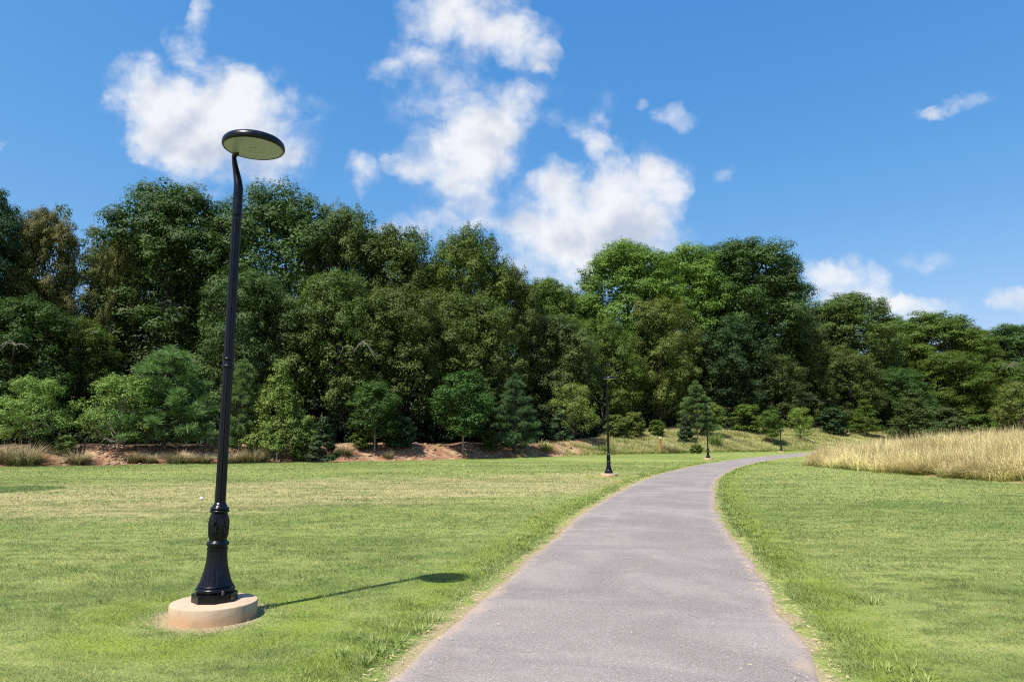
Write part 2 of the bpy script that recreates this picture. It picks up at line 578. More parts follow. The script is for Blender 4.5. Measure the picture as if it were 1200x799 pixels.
def crown_lobes(rng, H, Rr, z0, style, Mn):
    L = []
    gold = 2.39996
    for i in range(Mn):
        s = (i + .5) / Mn
        s = min(max(s + rng.normal() * .03, 0.02), .98)
        if style == 'dome':
            r = Rr * math.sqrt(max(0, 1 - (max(s - .5, 0) / .5) ** 2.4)) * (.72 + .28 * min(1, s / .35))
        elif style == 'flame':
            r = Rr * (1 - max(s - .45, 0) ** 2 / .55 ** 2 * .62) * (.78 + .22 * min(1, s / .3))
        elif style == 'cone':
            r = Rr * (1 - s) ** .75 + .08 * Rr
        else:   # loose
            r = Rr * (.55 + .45 * math.sin(math.pi * min(1, s * 1.05))) * rng.uniform(.6, 1.05)
        lr = Rr * rng.uniform(.27, .40)
        if style == 'cone': lr = Rr * (.38 - .22 * s)
        if style == 'loose': lr = Rr * rng.uniform(.2, .32)
        rr = max(r - lr, 0) * rng.uniform(.72, 1.08)
        az = i * gold + rng.normal() * .35
        cz = z0 + (H - z0) * s
        cz = min(cz, H - lr * .85)
        L.append((rr * math.cos(az), rr * math.sin(az), cz, lr))
    # the core
    for s in (.3, .55, .75):
        if style in ('dome', 'flame'):
            L.append((rng.normal() * .1 * Rr, rng.normal() * .1 * Rr, z0 + (H - z0) * s, Rr * .42 * (1.1 - .5 * s)))
    return np.array(L)


def make_tree_data(name, seed, H, Rr, z0, style, Mn, K, nL, rc, leaf, flat=.75, spire=0, up=.55, bark=.016, inner=.12):
    """returns (trunk mesh, crown mesh)"""
    rng = np.random.default_rng(seed)
    L = crown_lobes(rng, H, Rr, z0, style, Mn)
    C, lobe_dir, cl_t = [], [], []
    for i, (x, y, z, lr) in enumerate(L):
        n = int(K * (lr / (Rr * .34)) ** 2) + 2
        d = sph(rng, n)
        outward = unit(np.array([[x, y, (z - (z0 + .45 * (H - z0))) * .8]]) + 1e-6)
        keep = ((d * outward).sum(1) > -.45) & (d[:, 2] > -.75)
        d = d[keep]
        p = np.array([x, y, z]) + d * np.array([1, 1, flat]) * lr * rng.uniform(.78, 1.08, (len(d), 1))
        ok = np.ones(len(p), bool)
        for j, (x2, y2, z2, r2) in enumerate(L):
            if j != i: ok &= np.linalg.norm((p - np.array([x2, y2, z2])) / np.array([1, 1, flat]), axis=1) > r2 * .62
        C.append(p[ok]); lobe_dir.append(d[ok])
        cl_t.append(np.full(ok.sum(), rng.uniform(-.18, .18)))
    C = np.concatenate(C); D = np.concatenate(lobe_dir); lt = np.concatenate(cl_t)
    lt = lt + rng.normal(size=len(C)) * .10
    crc = rc * rng.uniform(.55, 1.35, len(C))
    cnt = np.maximum(8, (nL * (crc / rc) ** 2)).astype(int)
    idx = np.repeat(np.arange(len(C)), cnt)
    d = sph(rng, len(idx))
    # a spray of leaves is a lumpy cap: full above, thin below
    flip = (d[:, 2] < -.05) & (rng.random(len(d)) < .72)
    d[flip, 2] *= -1
    ph = (C * 3.7)[idx]
    lump = 1 + .22 * np.sin(d[:, 0] * 5.3 + ph[:, 0]) * np.sin(d[:, 1] * 5.1 + ph[:, 1]) + .14 * np.sin(d[:, 2] * 8 + d[:, 0] * 6 + ph[:, 2])
    rad = (.62 + .38 * rng.random(len(idx)) ** .6) * lump
    inner_leaf = rng.random(len(idx)) < .18
    rad[inner_leaf] *= rng.random(inner_leaf.sum()) ** .5
    # the cap's axis tips outwards with the bough that carries it
    ax = unit(D[idx] * .55 + np.array([0, 0, .8]))
    sc3 = np.array([1, 1, .60 if spire == 0 else .80])
    P = C[idx] + (d * sc3 + ax * .12) * (crc[idx] * rad)[:, None]
    if spire:
        # leading shoots standing up out of the crown: short pointed tufts
        lead = (C[:, 2] > z0 + .35 * (H - z0)) & (rng.random(len(C)) < .45)
        w = lead[idx] & (d[:, 2] > .25)
        up_ = (d[w, 2] ** 2) * spire * rng.uniform(.5, 1.0, w.sum())
        P[w, 2] += up_
        P[w, :2] = C[idx][w, :2] + (P[w, :2] - C[idx][w, :2]) * (1 - .55 * np.minimum(up_ / spire, 1))[:, None]
    N = unit(d * .9 + D[idx] * .35 + np.array([0, 0, up]) + rng.normal(size=d.shape) * .20)
    S = leaf * rng.uniform(.65, 1.35, len(idx))
    t = np.clip(.45 + lt[idx] + rng.normal(size=len(idx)) * .09, 0, 1)
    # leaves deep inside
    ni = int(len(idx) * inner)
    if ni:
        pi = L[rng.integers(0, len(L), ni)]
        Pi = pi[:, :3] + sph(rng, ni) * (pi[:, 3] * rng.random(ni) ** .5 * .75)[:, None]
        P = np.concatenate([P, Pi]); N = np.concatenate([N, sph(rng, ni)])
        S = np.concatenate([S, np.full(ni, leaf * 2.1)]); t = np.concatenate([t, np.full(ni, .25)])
    # keep above the ground
    k = P[:, 2] > .12
    crown = leaf_mesh(name + '_crown', P[k], N[k], S[k], t[k], rng)
    # trunk with limbs
    tubes = []
    hr = H * bark
    n = 9
    zz = np.linspace(-.25, H * .80, n)
    wob = np.cumsum(rng.normal(size=(n, 2)) * .012 * H / 4, axis=0); wob -= wob[0]
    wob[:2] *= .2
    tp = np.column_stack([wob, zz])
    tr = hr * np.array([1.45, 1.0, .9, .82, .72, .6, .47, .33, .15])
    tubes.append((tp, tr, 9))
    order = np.argsort(L[:, 2])
    for q in order[:: max(1, len(order) // 16)]:
        x, y, z, lr = L[q]
        zs = max(z0 * .7, z - math.hypot(x, y) * .75 - lr * .5)
        zs = min(max(zs, H * .08), H * .72)
        sx = np.interp(zs, zz, tp[:, 0]); sy = np.interp(zs, zz, tp[:, 1])
        a = np.array([sx, sy, zs]); b = np.array([x, y, z])
        m1 = a + (b - a) * .35 + np.array([0, 0, -.02 * H]) + rng.normal(size=3) * .012 * H
        m2 = a + (b - a) * .7 + rng.normal(size=3) * .012 * H
        r0 = float(np.interp(zs, zz, tr)) * .55
        tubes.append((np.array([a, m1, m2, b]), np.array([r0, r0 * .7, r0 * .42, r0 * .15]), 6))
        for _ in range(3):
            e = b + sph(rng, 1)[0] * lr * .9
            tubes.append((np.array([m2, (m2 + e) / 2 + rng.normal(size=3) * .01 * H, e]), np.array([r0 * .35, r0 * .22, r0 * .06]), 5))
    trunk = tubes_mesh(name + '_trunk', tubes)
    return trunk, crown


def make_pine_data(name, seed, H, Rr, levels=15, per=7, nL=60, full=.85):
    rng = np.random.default_rng(seed)
    C, D, T = [], [], []
    tubes = [(np.array([[0, 0, -.2], [0.02, 0, H * .4], [0, .03, H * .8], [0, 0, H * .97]]), np.array([.017, .013, .007, .002]) * H, 7)]
    for l in range(levels):
        s = (l + rng.uniform(-.3, .3)) / levels
        z = .05 * H + .93 * H * max(s, 0)
        r = Rr * (1 - max(s, 0)) ** full + .03 * Rr
        for b in range(per):
            az = b / per * 2 * math.pi + l * 1.1 + rng.normal() * .25
            rb = r * rng.uniform(.5, 1.18)
            lift = .28 * rb * rng.uniform(.5, 1.4)
            tip = np.array([math.cos(az) * rb, math.sin(az) * rb, z + lift])
            nn = max(2, int(rb / (.16 * Rr) * .75) + 1)
            for q in range(nn):
                f = .35 + .65 * (q + 1) / nn
                p = np.array([0, 0, z]) + (tip - np.array([0, 0, z])) * f + rng.normal(size=3) * .02 * Rr
                C.append(p); D.append(np.array([math.cos(az), math.sin(az), .55])); T.append(.28 + .4 * f + rng.normal() * .12)
            tubes.append((np.array([[0, 0, z], (tip + np.array([0, 0, z])) / 2 - np.array([0, 0, .03 * rb]), tip]), np.array([.005, .0035, .001]) * H, 5))
    for q in range(5):
        C.append(np.array([0, 0, H * (.93 + .07 * q / 5)])); D.append(np.array([0, 0, 1.])); T.append(.6)
    C = np.array(C); D = unit(np.array(D)); T = np.array(T)
    idx = np.repeat(np.arange(len(C)), nL)
    d = unit(sph(rng, len(idx)) + D[idx] * .55 + np.array([0, 0, .25]))
    cl = .13 * Rr * rng.uniform(.8, 1.25, len(C)) + .05
    ln = cl[idx] * rng.uniform(.7, 1.3, len(idx))
    A = C[idx] + sph(rng, len(idx)) * (.25 * cl[idx])[:, None]
    B = A + d * ln[:, None]
    side = unit(np.cross(d, sph(rng, len(idx)))) * (.012 + .05 * ln)[:, None]
    V = np.stack([A - side * .5, A + side * .5, B + side * .25, B - side * .25], 1).reshape(-1, 3)
    i = np.arange(len(idx)) * 4
    F = np.stack([i, i + 1, i + 2, i + 3], 1)
    t = np.clip(T[idx] + rng.normal(size=len(idx)) * .15, 0, 1)
    crown = arr_mesh(name + '_crown', V, F, {'tint': np.repeat(t, 4)})
    return tubes_mesh(name + '_trunk', tubes), crown


def long_grass(P, h, w, lean_dir, lean, droop, tint, segs=3):
    """curved blades: P roots, returns arrays V, F, attrs"""
    n = len(P)
    perp = np.column_stack([-lean_dir[:, 1], lean_dir[:, 0], np.zeros(n)])
    L3 = np.column_stack([lean_dir, np.zeros(n)])
    rows, hg = [], []
    for s in range(segs + 1):
        f = s / segs
        off = L3 * (lean * f + droop * f * f)[:, None] * h[:, None]
        z = h * (f - .55 * droop * f * f * f)
        c = P + off + np.column_stack([np.zeros(n), np.zeros(n), z])
        ww = (w * (1 - f) ** .7 * .5 + .0012)[:, None] * perp
        rows += [c - ww, c + ww]; hg += [np.full(n, f)] * 2
    V = np.stack(rows, 1); Hh = np.stack(hg, 1)
    k = 2 * (segs + 1)
    base = np.arange(n) * k
    F = []
    for s in range(segs):
        F.append(np.stack([base + 2 * s, base + 2 * s + 1, base + 2 * s + 3, base + 2 * s + 2], 1))
    return V.reshape(-1, 3), np.concatenate(F), {'hgt': Hh.ravel(), 'tint': np.repeat(tint, k)}


def margin_dist(x, y, pd):
    """distance from bare margins: the path's edge and the ring of dead grass round each lamp footing"""
    for fx, fy in FOOTINGS:
        pd = np.minimum(pd, np.maximum(np.hypot(x - fx + .03, y - fy + .02) - .43, -.05) * 1.0)
    return pd


# ------------------------------------------------------------------ ground sheet
def build_ground():
    n = 620
    sx = np.linspace(-1, 1, n)
    X = 5.0 * np.sinh(sx * 5.3) + 2.0
    sy = np.linspace(-1.0, 1, n)
    Y = 7.0 * np.sinh(sy * 5.1) + 9.0
    Y = Y[Y > -260]
    GX, GY = np.meshgrid(X, Y)
    Z = height(GX, GY)
    pd, side = path_dist(GX, GY)
    d, a = berm_d(GX.ravel(), GY.ravel())
    rf = right_f(a)
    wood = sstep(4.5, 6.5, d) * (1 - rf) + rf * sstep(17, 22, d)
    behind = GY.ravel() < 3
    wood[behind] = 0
    d = np.where(behind, -50, d)
    fe = field_e(GX.ravel(), GY.ravel())
    fe = np.where((GY.ravel() < 12), -5, fe)
    fe = np.minimum(fe, (pd - PATH_HALF) - 1.2)
    fe = np.where(d > -1, -5, fe)
    nx, ny = len(X), len(Y)
    V = np.column_stack([GX.ravel(), GY.ravel(), Z.ravel()])
    i = (np.arange(ny - 1)[:, None] * nx + np.arange(nx - 1)[None, :]).ravel()
    F = np.stack([i, i + 1, i + 1 + nx, i + nx], 1)
    me = arr_mesh('ground', V, F, {'pd': margin_dist(GX.ravel(), GY.ravel(), pd - PATH_HALF), 'edge': d, 'right': rf, 'wood': wood, 'field': fe}, smooth=True)
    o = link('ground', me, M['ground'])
    tag(o, 'mown park lawn running back to the clay bank and the wood', 'lawn', kind='structure')


def build_path():
    P = PC
    T = unit(np.gradient(P, axis=0)); Nn = np.column_stack([T[:, 1], -T[:, 0]])
    # resample finer
    n = len(P)
    s = np.concatenate([[0], np.cumsum(np.linalg.norm(np.diff(P, axis=0), axis=1))])
    ss = np.arange(0, s[-1], .25)
    P = np.column_stack([np.interp(ss, s, P[:, 0]), np.interp(ss, s, P[:, 1])])
    Nn = unit(np.column_stack([np.interp(ss, s, Nn[:, 0]), np.interp(ss, s, Nn[:, 1])]))
    acr = np.array([-1.0, -.985, -.95, -.6, 0, .6, .95, .985, 1.0])
    dz = np.array([-.03, .004, .010, .020, .028, .020, .010, .004, -.03])
    jl = (fbm(ss * 1.6, ss * 0 + 1, 3, 5) - .5) * .15 - .03
    jr = (fbm(ss * 1.6, ss * 0 + 9, 7, 5) - .5) * .24
    V, al, ac, mg = [], [], [], []
    for k, c in enumerate(acr):
        j = np.where(c < 0, jl * abs(c) ** 6, jr * abs(c) ** 6)
        q = P + Nn * (c * PATH_HALF + np.sign(c) * j)[:, None]
        far = np.clip((ss - 70) / 30, 0, 1) * .03
        z = height(P[:, 0], P[:, 1]) + dz[k] + far
        V.append(np.column_stack([q, z])); al.append(ss); ac.append(np.full(len(ss), c * PATH_HALF)); mg.append(np.full(len(ss), PATH_HALF * (1 - abs(c))))
    V = np.stack(V, 1); m = len(acr)
    i = (np.arange(len(ss) - 1)[:, None] * m + np.arange(m - 1)[None, :]).ravel()
    F = np.stack([i, i + 1, i + 1 + m, i + m], 1)
    st = lambda q: np.stack(q, 1).ravel()
    me = arr_mesh('path', V.reshape(-1, 3), F, {'along': st(al), 'across': st(ac), 'margin': st(mg)}, smooth=True)
    tag(link('path', me, M['path']), 'grey asphalt footpath curving away to the right between lawns', 'path', kind='structure')


def build_lawn_blades():
    rng = np.random.default_rng(4)
    parts = []

    def zone(y0, y1, dens, hh, ww, spread=.86):
        A = spread * (y1 * y1 - y0 * y0) + 4 * (y1 - y0)
        n = int(A * dens)
        y = np.sqrt(rng.random(n) * (y1 * y1 - y0 * y0) + y0 * y0)
        x = (rng.random(n) * 2 - 1) * (spread * y + 2)
        return x, y, np.full(n, hh), np.full(n, ww)
    X, Y, Hh, Wd = [np.concatenate(q) for q in zip(
        zone(2.6, 5.5, 6500, .027, .0032), zone(5.5, 8, 4200, .028, .0042), zone(8, 12, 2000, .030, .0066),
        zone(12, 18, 800, .032, .011), zone(18, 30, 240, .036, .021), zone(30, 52, 50, .04, .042))]
    pd, side = path_dist(X, Y)
    pd -= PATH_HALF
    d, a = berm_d(X, Y)
    fe = field_e(X, Y)
    n1 = fbm(X * 1.1, Y * 1.1, 31, 3); n2 = fbm(X * 3.2, Y * 3.2, 37, 2); n0 = fbm(X * .3, Y * .5, 41, 2)
    nb = fbm(X * 1.5, Y * 1.1, 35, 3)
    keep = (pd > -.09 + .75 * np.clip(nb - .36, 0, 1) + .12 * np.clip(n2 - .4, 0, 1)) & (d < -.15) & ~((fe > -.1) & (Y > 14))
    # bare margin: only a thin scatter of blades
    keep &= ~((pd < .11) & (rng.random(len(X)) < .5))
    # the turf keeps clear of the lamp footings
    for fx, fy in FOOTINGS:
        rr = np.hypot(X - fx, Y - fy)
        keep &= rr > .37 + .10 * n2
        keep &= ~((rr < .54) & (rng.random(len(X)) < .5))
    n3 = fbm(X * 2.6, Y * 4.4, 45, 3)
    Hh = Hh * (.35 + .7 * n1 + .75 * sstep(.3, .7, n3)) * rng.uniform(.6, 1.3, len(X))
    verge = np.exp(-((pd - .30) / .24) ** 2) * (.3 + 1.5 * n1) * (Y < 40)
    Hh = Hh * (1 + .4 * verge)
    Wd = Wd * (1 + .5 * verge)
    k = keep
    X, Y, Hh, Wd, pd, d = X[k], Y[k], Hh[k], Wd[k], pd[k], d[k]
    n = len(X)
    Z = height(X, Y) - .004
    th = rng.random(n) * 2 * math.pi
    ln = rng.uniform(.3, 1.5, n) * Hh
    Hh = np.where(pd < .12, Hh * .45, Hh)
    # combed by the mower: slight common lean that changes from place to place
    cx = (fbm(X * .25, Y * .25, 51, 2) - .5) * 1.2; cy = (fbm(X * .25, Y * .25, 57, 2) - .5) * 1.2
    tip = np.column_stack([X + np.cos(th) * ln + cx * Hh, Y + np.sin(th) * ln + cy * Hh, Z + Hh])
    ph = rng.random(n) * math.pi
    sx, sy = np.cos(ph) * Wd * .5, np.sin(ph) * Wd * .5
    a_ = np.column_stack([X - sx, Y - sy, Z]); b_ = np.column_stack([X + sx, Y + sy, Z])
    V = np.stack([a_, b_, tip], 1).reshape(-1, 3)
    F = np.arange(n * 3).reshape(-1, 3)
    t = np.clip(rng.normal(.45, .25, n), 0, 1)
    me = arr_mesh('lawn_grass', V, F, {'pd': np.repeat(margin_dist(X, Y, pd), 3), 'edge': np.repeat(d, 3), 'tint': np.repeat(t, 3)})
    tag(link('lawn_grass', me, M['blade']), 'short mown grass blades covering the lawn', 'grass', kind='stuff')
    # longer rank tufts left by the strimmer along both margins of the path
    nt_ = 330
    s = rng.random(nt_) ** 1.5 * 52 + 2.5
    yy = s
    cx = np.interp(yy, PC[:, 1], PC[:, 0])
    sg = np.where(rng.random(nt_) < .5, -1, 1)
    off = PATH_HALF * np.sqrt(1 + np.interp(yy, PC[:, 1], np.gradient(PC[:, 0]) / np.gradient(PC[:, 1])) ** 2) + rng.gamma(2.0, .12, nt_) + .10
    tx = cx + sg * off
    cl = fbm(tx * .7, yy * .7, 61, 2) > .46
    tx, yy = tx[cl], yy[cl]
    per = 36
    ii = np.repeat(np.arange(len(tx)), per)
    rr = rng.normal(size=(len(ii), 2)) * .055
    bx, by = tx[ii] + rr[:, 0], yy[ii] + rr[:, 1]
    P = np.column_stack([bx, by, height(bx, by) - .005])
    dr = unit(rr + rng.normal(size=rr.shape) * .03)
    h = rng.uniform(.04, .095, len(ii)); w = rng.uniform(.004, .008, len(ii)) * (1 + by / 25)
    V, F, A = long_grass(P, h, w, dr, rng.uniform(.2, .7, len(ii)), rng.uniform(.1, .7, len(ii)), rng.random(len(ii)), 2)
    p2, _ = path_dist(V[:, 0], V[:, 1])
    me = arr_mesh('verge_grass', V, F, {'pd': np.full(len(V), .6), 'edge': np.full(len(V), -20.), 'tint': A['tint']})
    tag(link('verge_grass', me, M['blade']), 'ragged longer grass along the edges of the asphalt path', 'grass', kind='stuff')


def build_clippings():
    rng = np.random.default_rng(14)
    n = 5200
    s = rng.random(n) ** 1.4 * 26 + 2.6
    cx = np.interp(s, PC[:, 1], PC[:, 0])
    k_ = np.sqrt(1 + np.interp(s, PC[:, 1], np.gradient(PC[:, 0]) / np.gradient(PC[:, 1])) ** 2)
    sg = np.where(rng.random(n) < .5, -1, 1)
    inn = rng.gamma(1.0, .11, n) - .14
    wide = rng.random(n) < .07
    inn = np.where(wide, rng.uniform(0, 1.4, n), inn)
    X = cx + sg * (PATH_HALF - inn) * k_
    Y = s
    Z = height(X, Y) + np.where(inn > .02, .034, .014)
    th = rng.random(n) * 6.3
    L = rng.uniform(.008, .045, n) * np.where(wide, .5, 1); W = rng.uniform(.002, .005, n)
    dx, dy = np.cos(th), np.sin(th)
    q = lambda a, b, h: np.column_stack([X + dx * L * a - dy * W * b, Y + dy * L * a + dx * W * b, Z + h])
    V = np.stack([q(-.5, -.5, 0), q(.5, -.5, rng.uniform(0, .008, n)), q(.5, .5, rng.uniform(0, .008, n)), q(-.5, .5, 0)], 1).reshape(-1, 3)
    F = np.arange(n * 4).reshape(-1, 4)
    tag(link('grass_clippings', arr_mesh('grass_clippings', V, F), M['clip']), 'dry grass clippings strewn along the edges of the path', 'clippings', kind='stuff')


def build_field():
    rng = np.random.default_rng(9)
    # tussocks: dense along the mown edge, thinner behind
    n = 9000
    Y = rng.uniform(14, 95, n)
    e = rng.gamma(1.1, 9.0, n)
    xb = 18.7 + .47 * np.maximum(Y - 45, 0)
    X = xb + e
    fe = field_e(X, Y)
    pd, _ = path_dist(X, Y)
    d, a = berm_d(X, Y)
    vis = X < Y * .86 + 8
    k = (fe > .05) & (pd > PATH_HALF + 1.6) & (d < -1) & vis
    X, Y, fe = X[k], Y[k], fe[k]
    hn = fbm(X * .3, Y * .3, 71, 3)
    per = 42
    ii = np.repeat(np.arange(len(X)), per)
    rr = rng.normal(size=(len(ii), 2)) * .17
    P2 = np.column_stack([X[ii] + rr[:, 0], Y[ii] + rr[:, 1]])
    P = np.column_stack([P2, height(P2[:, 0], P2[:, 1]) - .02])
    wa = fbm(X * .35, Y * .35, 73, 2) * 9.0
    wav = np.column_stack([np.cos(wa), np.sin(wa)])[ii] * .13
    dr = unit(rr * .8 + rng.normal(size=rr.shape) * .09 + wav)
    hv = rng.uniform(.62, 1.18, len(X))
    hh = (.45 + 1.15 * hn[ii]) * hv[ii] * rng.uniform(.45, 1.12, len(ii)) * (.75 + .25 * sstep(0, 1.2, fe[ii]))
    stalk = rng.random(len(ii)) < .10
    hh = np.where(stalk, hh * 1.35, hh)
    w = rng.uniform(.010, .022, len(ii)) * (.7 + P[:, 1] / 60)
    lean = np.where(stalk, rng.uniform(.02, .2, len(ii)), rng.uniform(.05, .55, len(ii)))
    droop = np.where(stalk, .15, rng.uniform(.2, 1.15, len(ii)))
    t = np.clip(rng.normal(.5, .25, len(ii)) + (fbm(X[ii] * .8, Y[ii] * .8, 77, 2) - .5) * .8, 0, 1)
    V, F, A = long_grass(P, hh, w, dr, lean, droop, t, 3)
    me = arr_mesh('field_grass', V, F, A)
    tag(link('field_grass', me, M['tall']), 'tall dry straw coloured grass covering the mound right of the path', 'tall grass', kind='stuff')


def build_meadow():
    rng = np.random.default_rng(10)
    a0, a1 = slope_of(600, 520)[0], slope_of(1330, 510)[0]
    n = 15000
    a = rng.uniform(a0, a1, n)
    d = rng.random(n) ** 1.15 * 22 + .15
    Y = foot(a) + d / .92
    X = a * Y
    rf = right_f(a)
    n1 = fbm(X * .22, Y * .22, 81, 3)
    k = rng.random(n) < (.05 + .95 * rf) * sstep(.25, .5, n1 + .25 * rf)
    k &= (rf > .5) | (d < 4)
    X, Y, n1, a = X[k], Y[k], n1[k], a[k]
    per = 26
    ii = np.repeat(np.arange(len(X)), per)
    rr = rng.normal(size=(len(ii), 2)) * .26
    P2 = np.column_stack([X[ii] + rr[:, 0], Y[ii] + rr[:, 1]])
    P = np.column_stack([P2, height(P2[:, 0], P2[:, 1]) - .02])
    hh = (.22 + .55 * n1[ii]) * rng.uniform(.5, 1.2, len(ii))
    w = rng.uniform(.022, .042, len(ii))
    t = np.clip(rng.normal(.5, .22, len(ii)) + (fbm(X[ii] * .5, Y[ii] * .5, 87, 2) - .5) * .9, 0, 1)
    V, F, A = long_grass(P, hh, w, unit(rr + rng.normal(size=rr.shape) * .2), rng.uniform(.1, .5, len(ii)), rng.uniform(.1, .7, len(ii)), t, 2)
    me = arr_mesh('meadow_grass', V, F, A)
    tag(link('meadow_grass', me, M['meadow']), 'rough yellow green grass covering the slope below the wood', 'meadow grass', kind='stuff')


def build_understory():
    rng = np.random.default_rng(12)

    def band(n, d0, d1, zmax, rc, nL, leaf, mat, seed):
        px = rng.uniform(-330, 1480, n)
        a = (px - 600) / FPX / 1.0103
        rf = right_f(a)
        d = rng.uniform(d0, d1, n) + 1.0 * (1 - rf) + 12.5 * rf
        Y = foot(a) + d / .92
        X = a * Y
        z = height(X, Y) + zmax * rng.random(n) ** 1.5 * (.45 + 1.1 * fbm(X * .16, Y * .16, seed, 2))
        C = np.column_stack([X, Y, z + .3])
        ii = np.repeat(np.arange(n), nL)
        dd = sph(rng, len(ii))
        P = C[ii] + dd * np.array([1, 1, .7]) * (rc * rng.uniform(.5, 1.2, n)[ii] * rng.random(len(ii)) ** .45)[:, None]
        N = unit(dd * .8 + np.array([0, -.25, .6]) + rng.normal(size=dd.shape) * .45)
        t = np.clip(rng.normal(.42, .2, n)[ii] + rng.normal(size=len(ii)) * .12, 0, 1)
        return P, N, leaf * rng.uniform(.6, 1.4, len(ii)), t
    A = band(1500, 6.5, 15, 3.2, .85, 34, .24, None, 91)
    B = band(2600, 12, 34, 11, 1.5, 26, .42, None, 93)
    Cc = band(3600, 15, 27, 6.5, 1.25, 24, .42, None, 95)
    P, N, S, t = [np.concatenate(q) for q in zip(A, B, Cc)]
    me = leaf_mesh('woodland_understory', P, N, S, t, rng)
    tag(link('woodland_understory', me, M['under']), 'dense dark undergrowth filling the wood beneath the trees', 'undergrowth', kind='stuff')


# ------------------------------------------------------------------ street lamps
def lathe(profile, seg=48, mod=None, cap=True):
    """profile [(r,z)]; mod(phi, z, r) -> r"""
    V = []
    for r, z in profile:
        for j in range(seg):
            p = 2 * math.pi * j / seg
            q = mod(p, z, r) if mod else r
            V.append((q * math.cos(p), q * math.sin(p), z))
    F = []
    n = len(profile)
    for i in range(n - 1):
        for j in range(seg):
            F.append((i * seg + j, i * seg + (j + 1) % seg, (i + 1) * seg + (j + 1) % seg, (i + 1) * seg + j))
    if cap:
        F.append(tuple(range(seg - 1, -1, -1))); F.append(tuple((n - 1) * seg + j for j in range(seg)))
    return V, F


def py_mesh(name, V, F, smooth=True, angle=40):
    me = bpy.data.meshes.new(name)
    me.from_pydata([tuple(v) for v in V], [], [tuple(f) for f in F])
    bm = bmesh.new(); bm.from_mesh(me)
    bmesh.ops.recalc_face_normals(bm, faces=bm.faces)
    if smooth:
        for f in bm.faces: f.smooth = True
        for e in bm.edges:
            if len(e.link_faces) == 2 and e.calc_face_angle(0) > R(angle): e.smooth = False
    bm.to_mesh(me); bm.free()
    return me


def join(parts):
    V, F = [], []
    for v, f in parts:
        o = len(V); V += [tuple(q) for q in v]; F += [tuple(i + o for i in g) for g in f]
    return V, F


def arc_prof(cr, cz, r, a0, a1, n=7):
    return [(cr + r * math.cos(R(a0 + (a1 - a0) * i / n)), cz + r * math.sin(R(a0 + (a1 - a0) * i / n))) for i in range(n + 1)]


PAD_H = .14
HEAD_OFF = (.165, -.10)


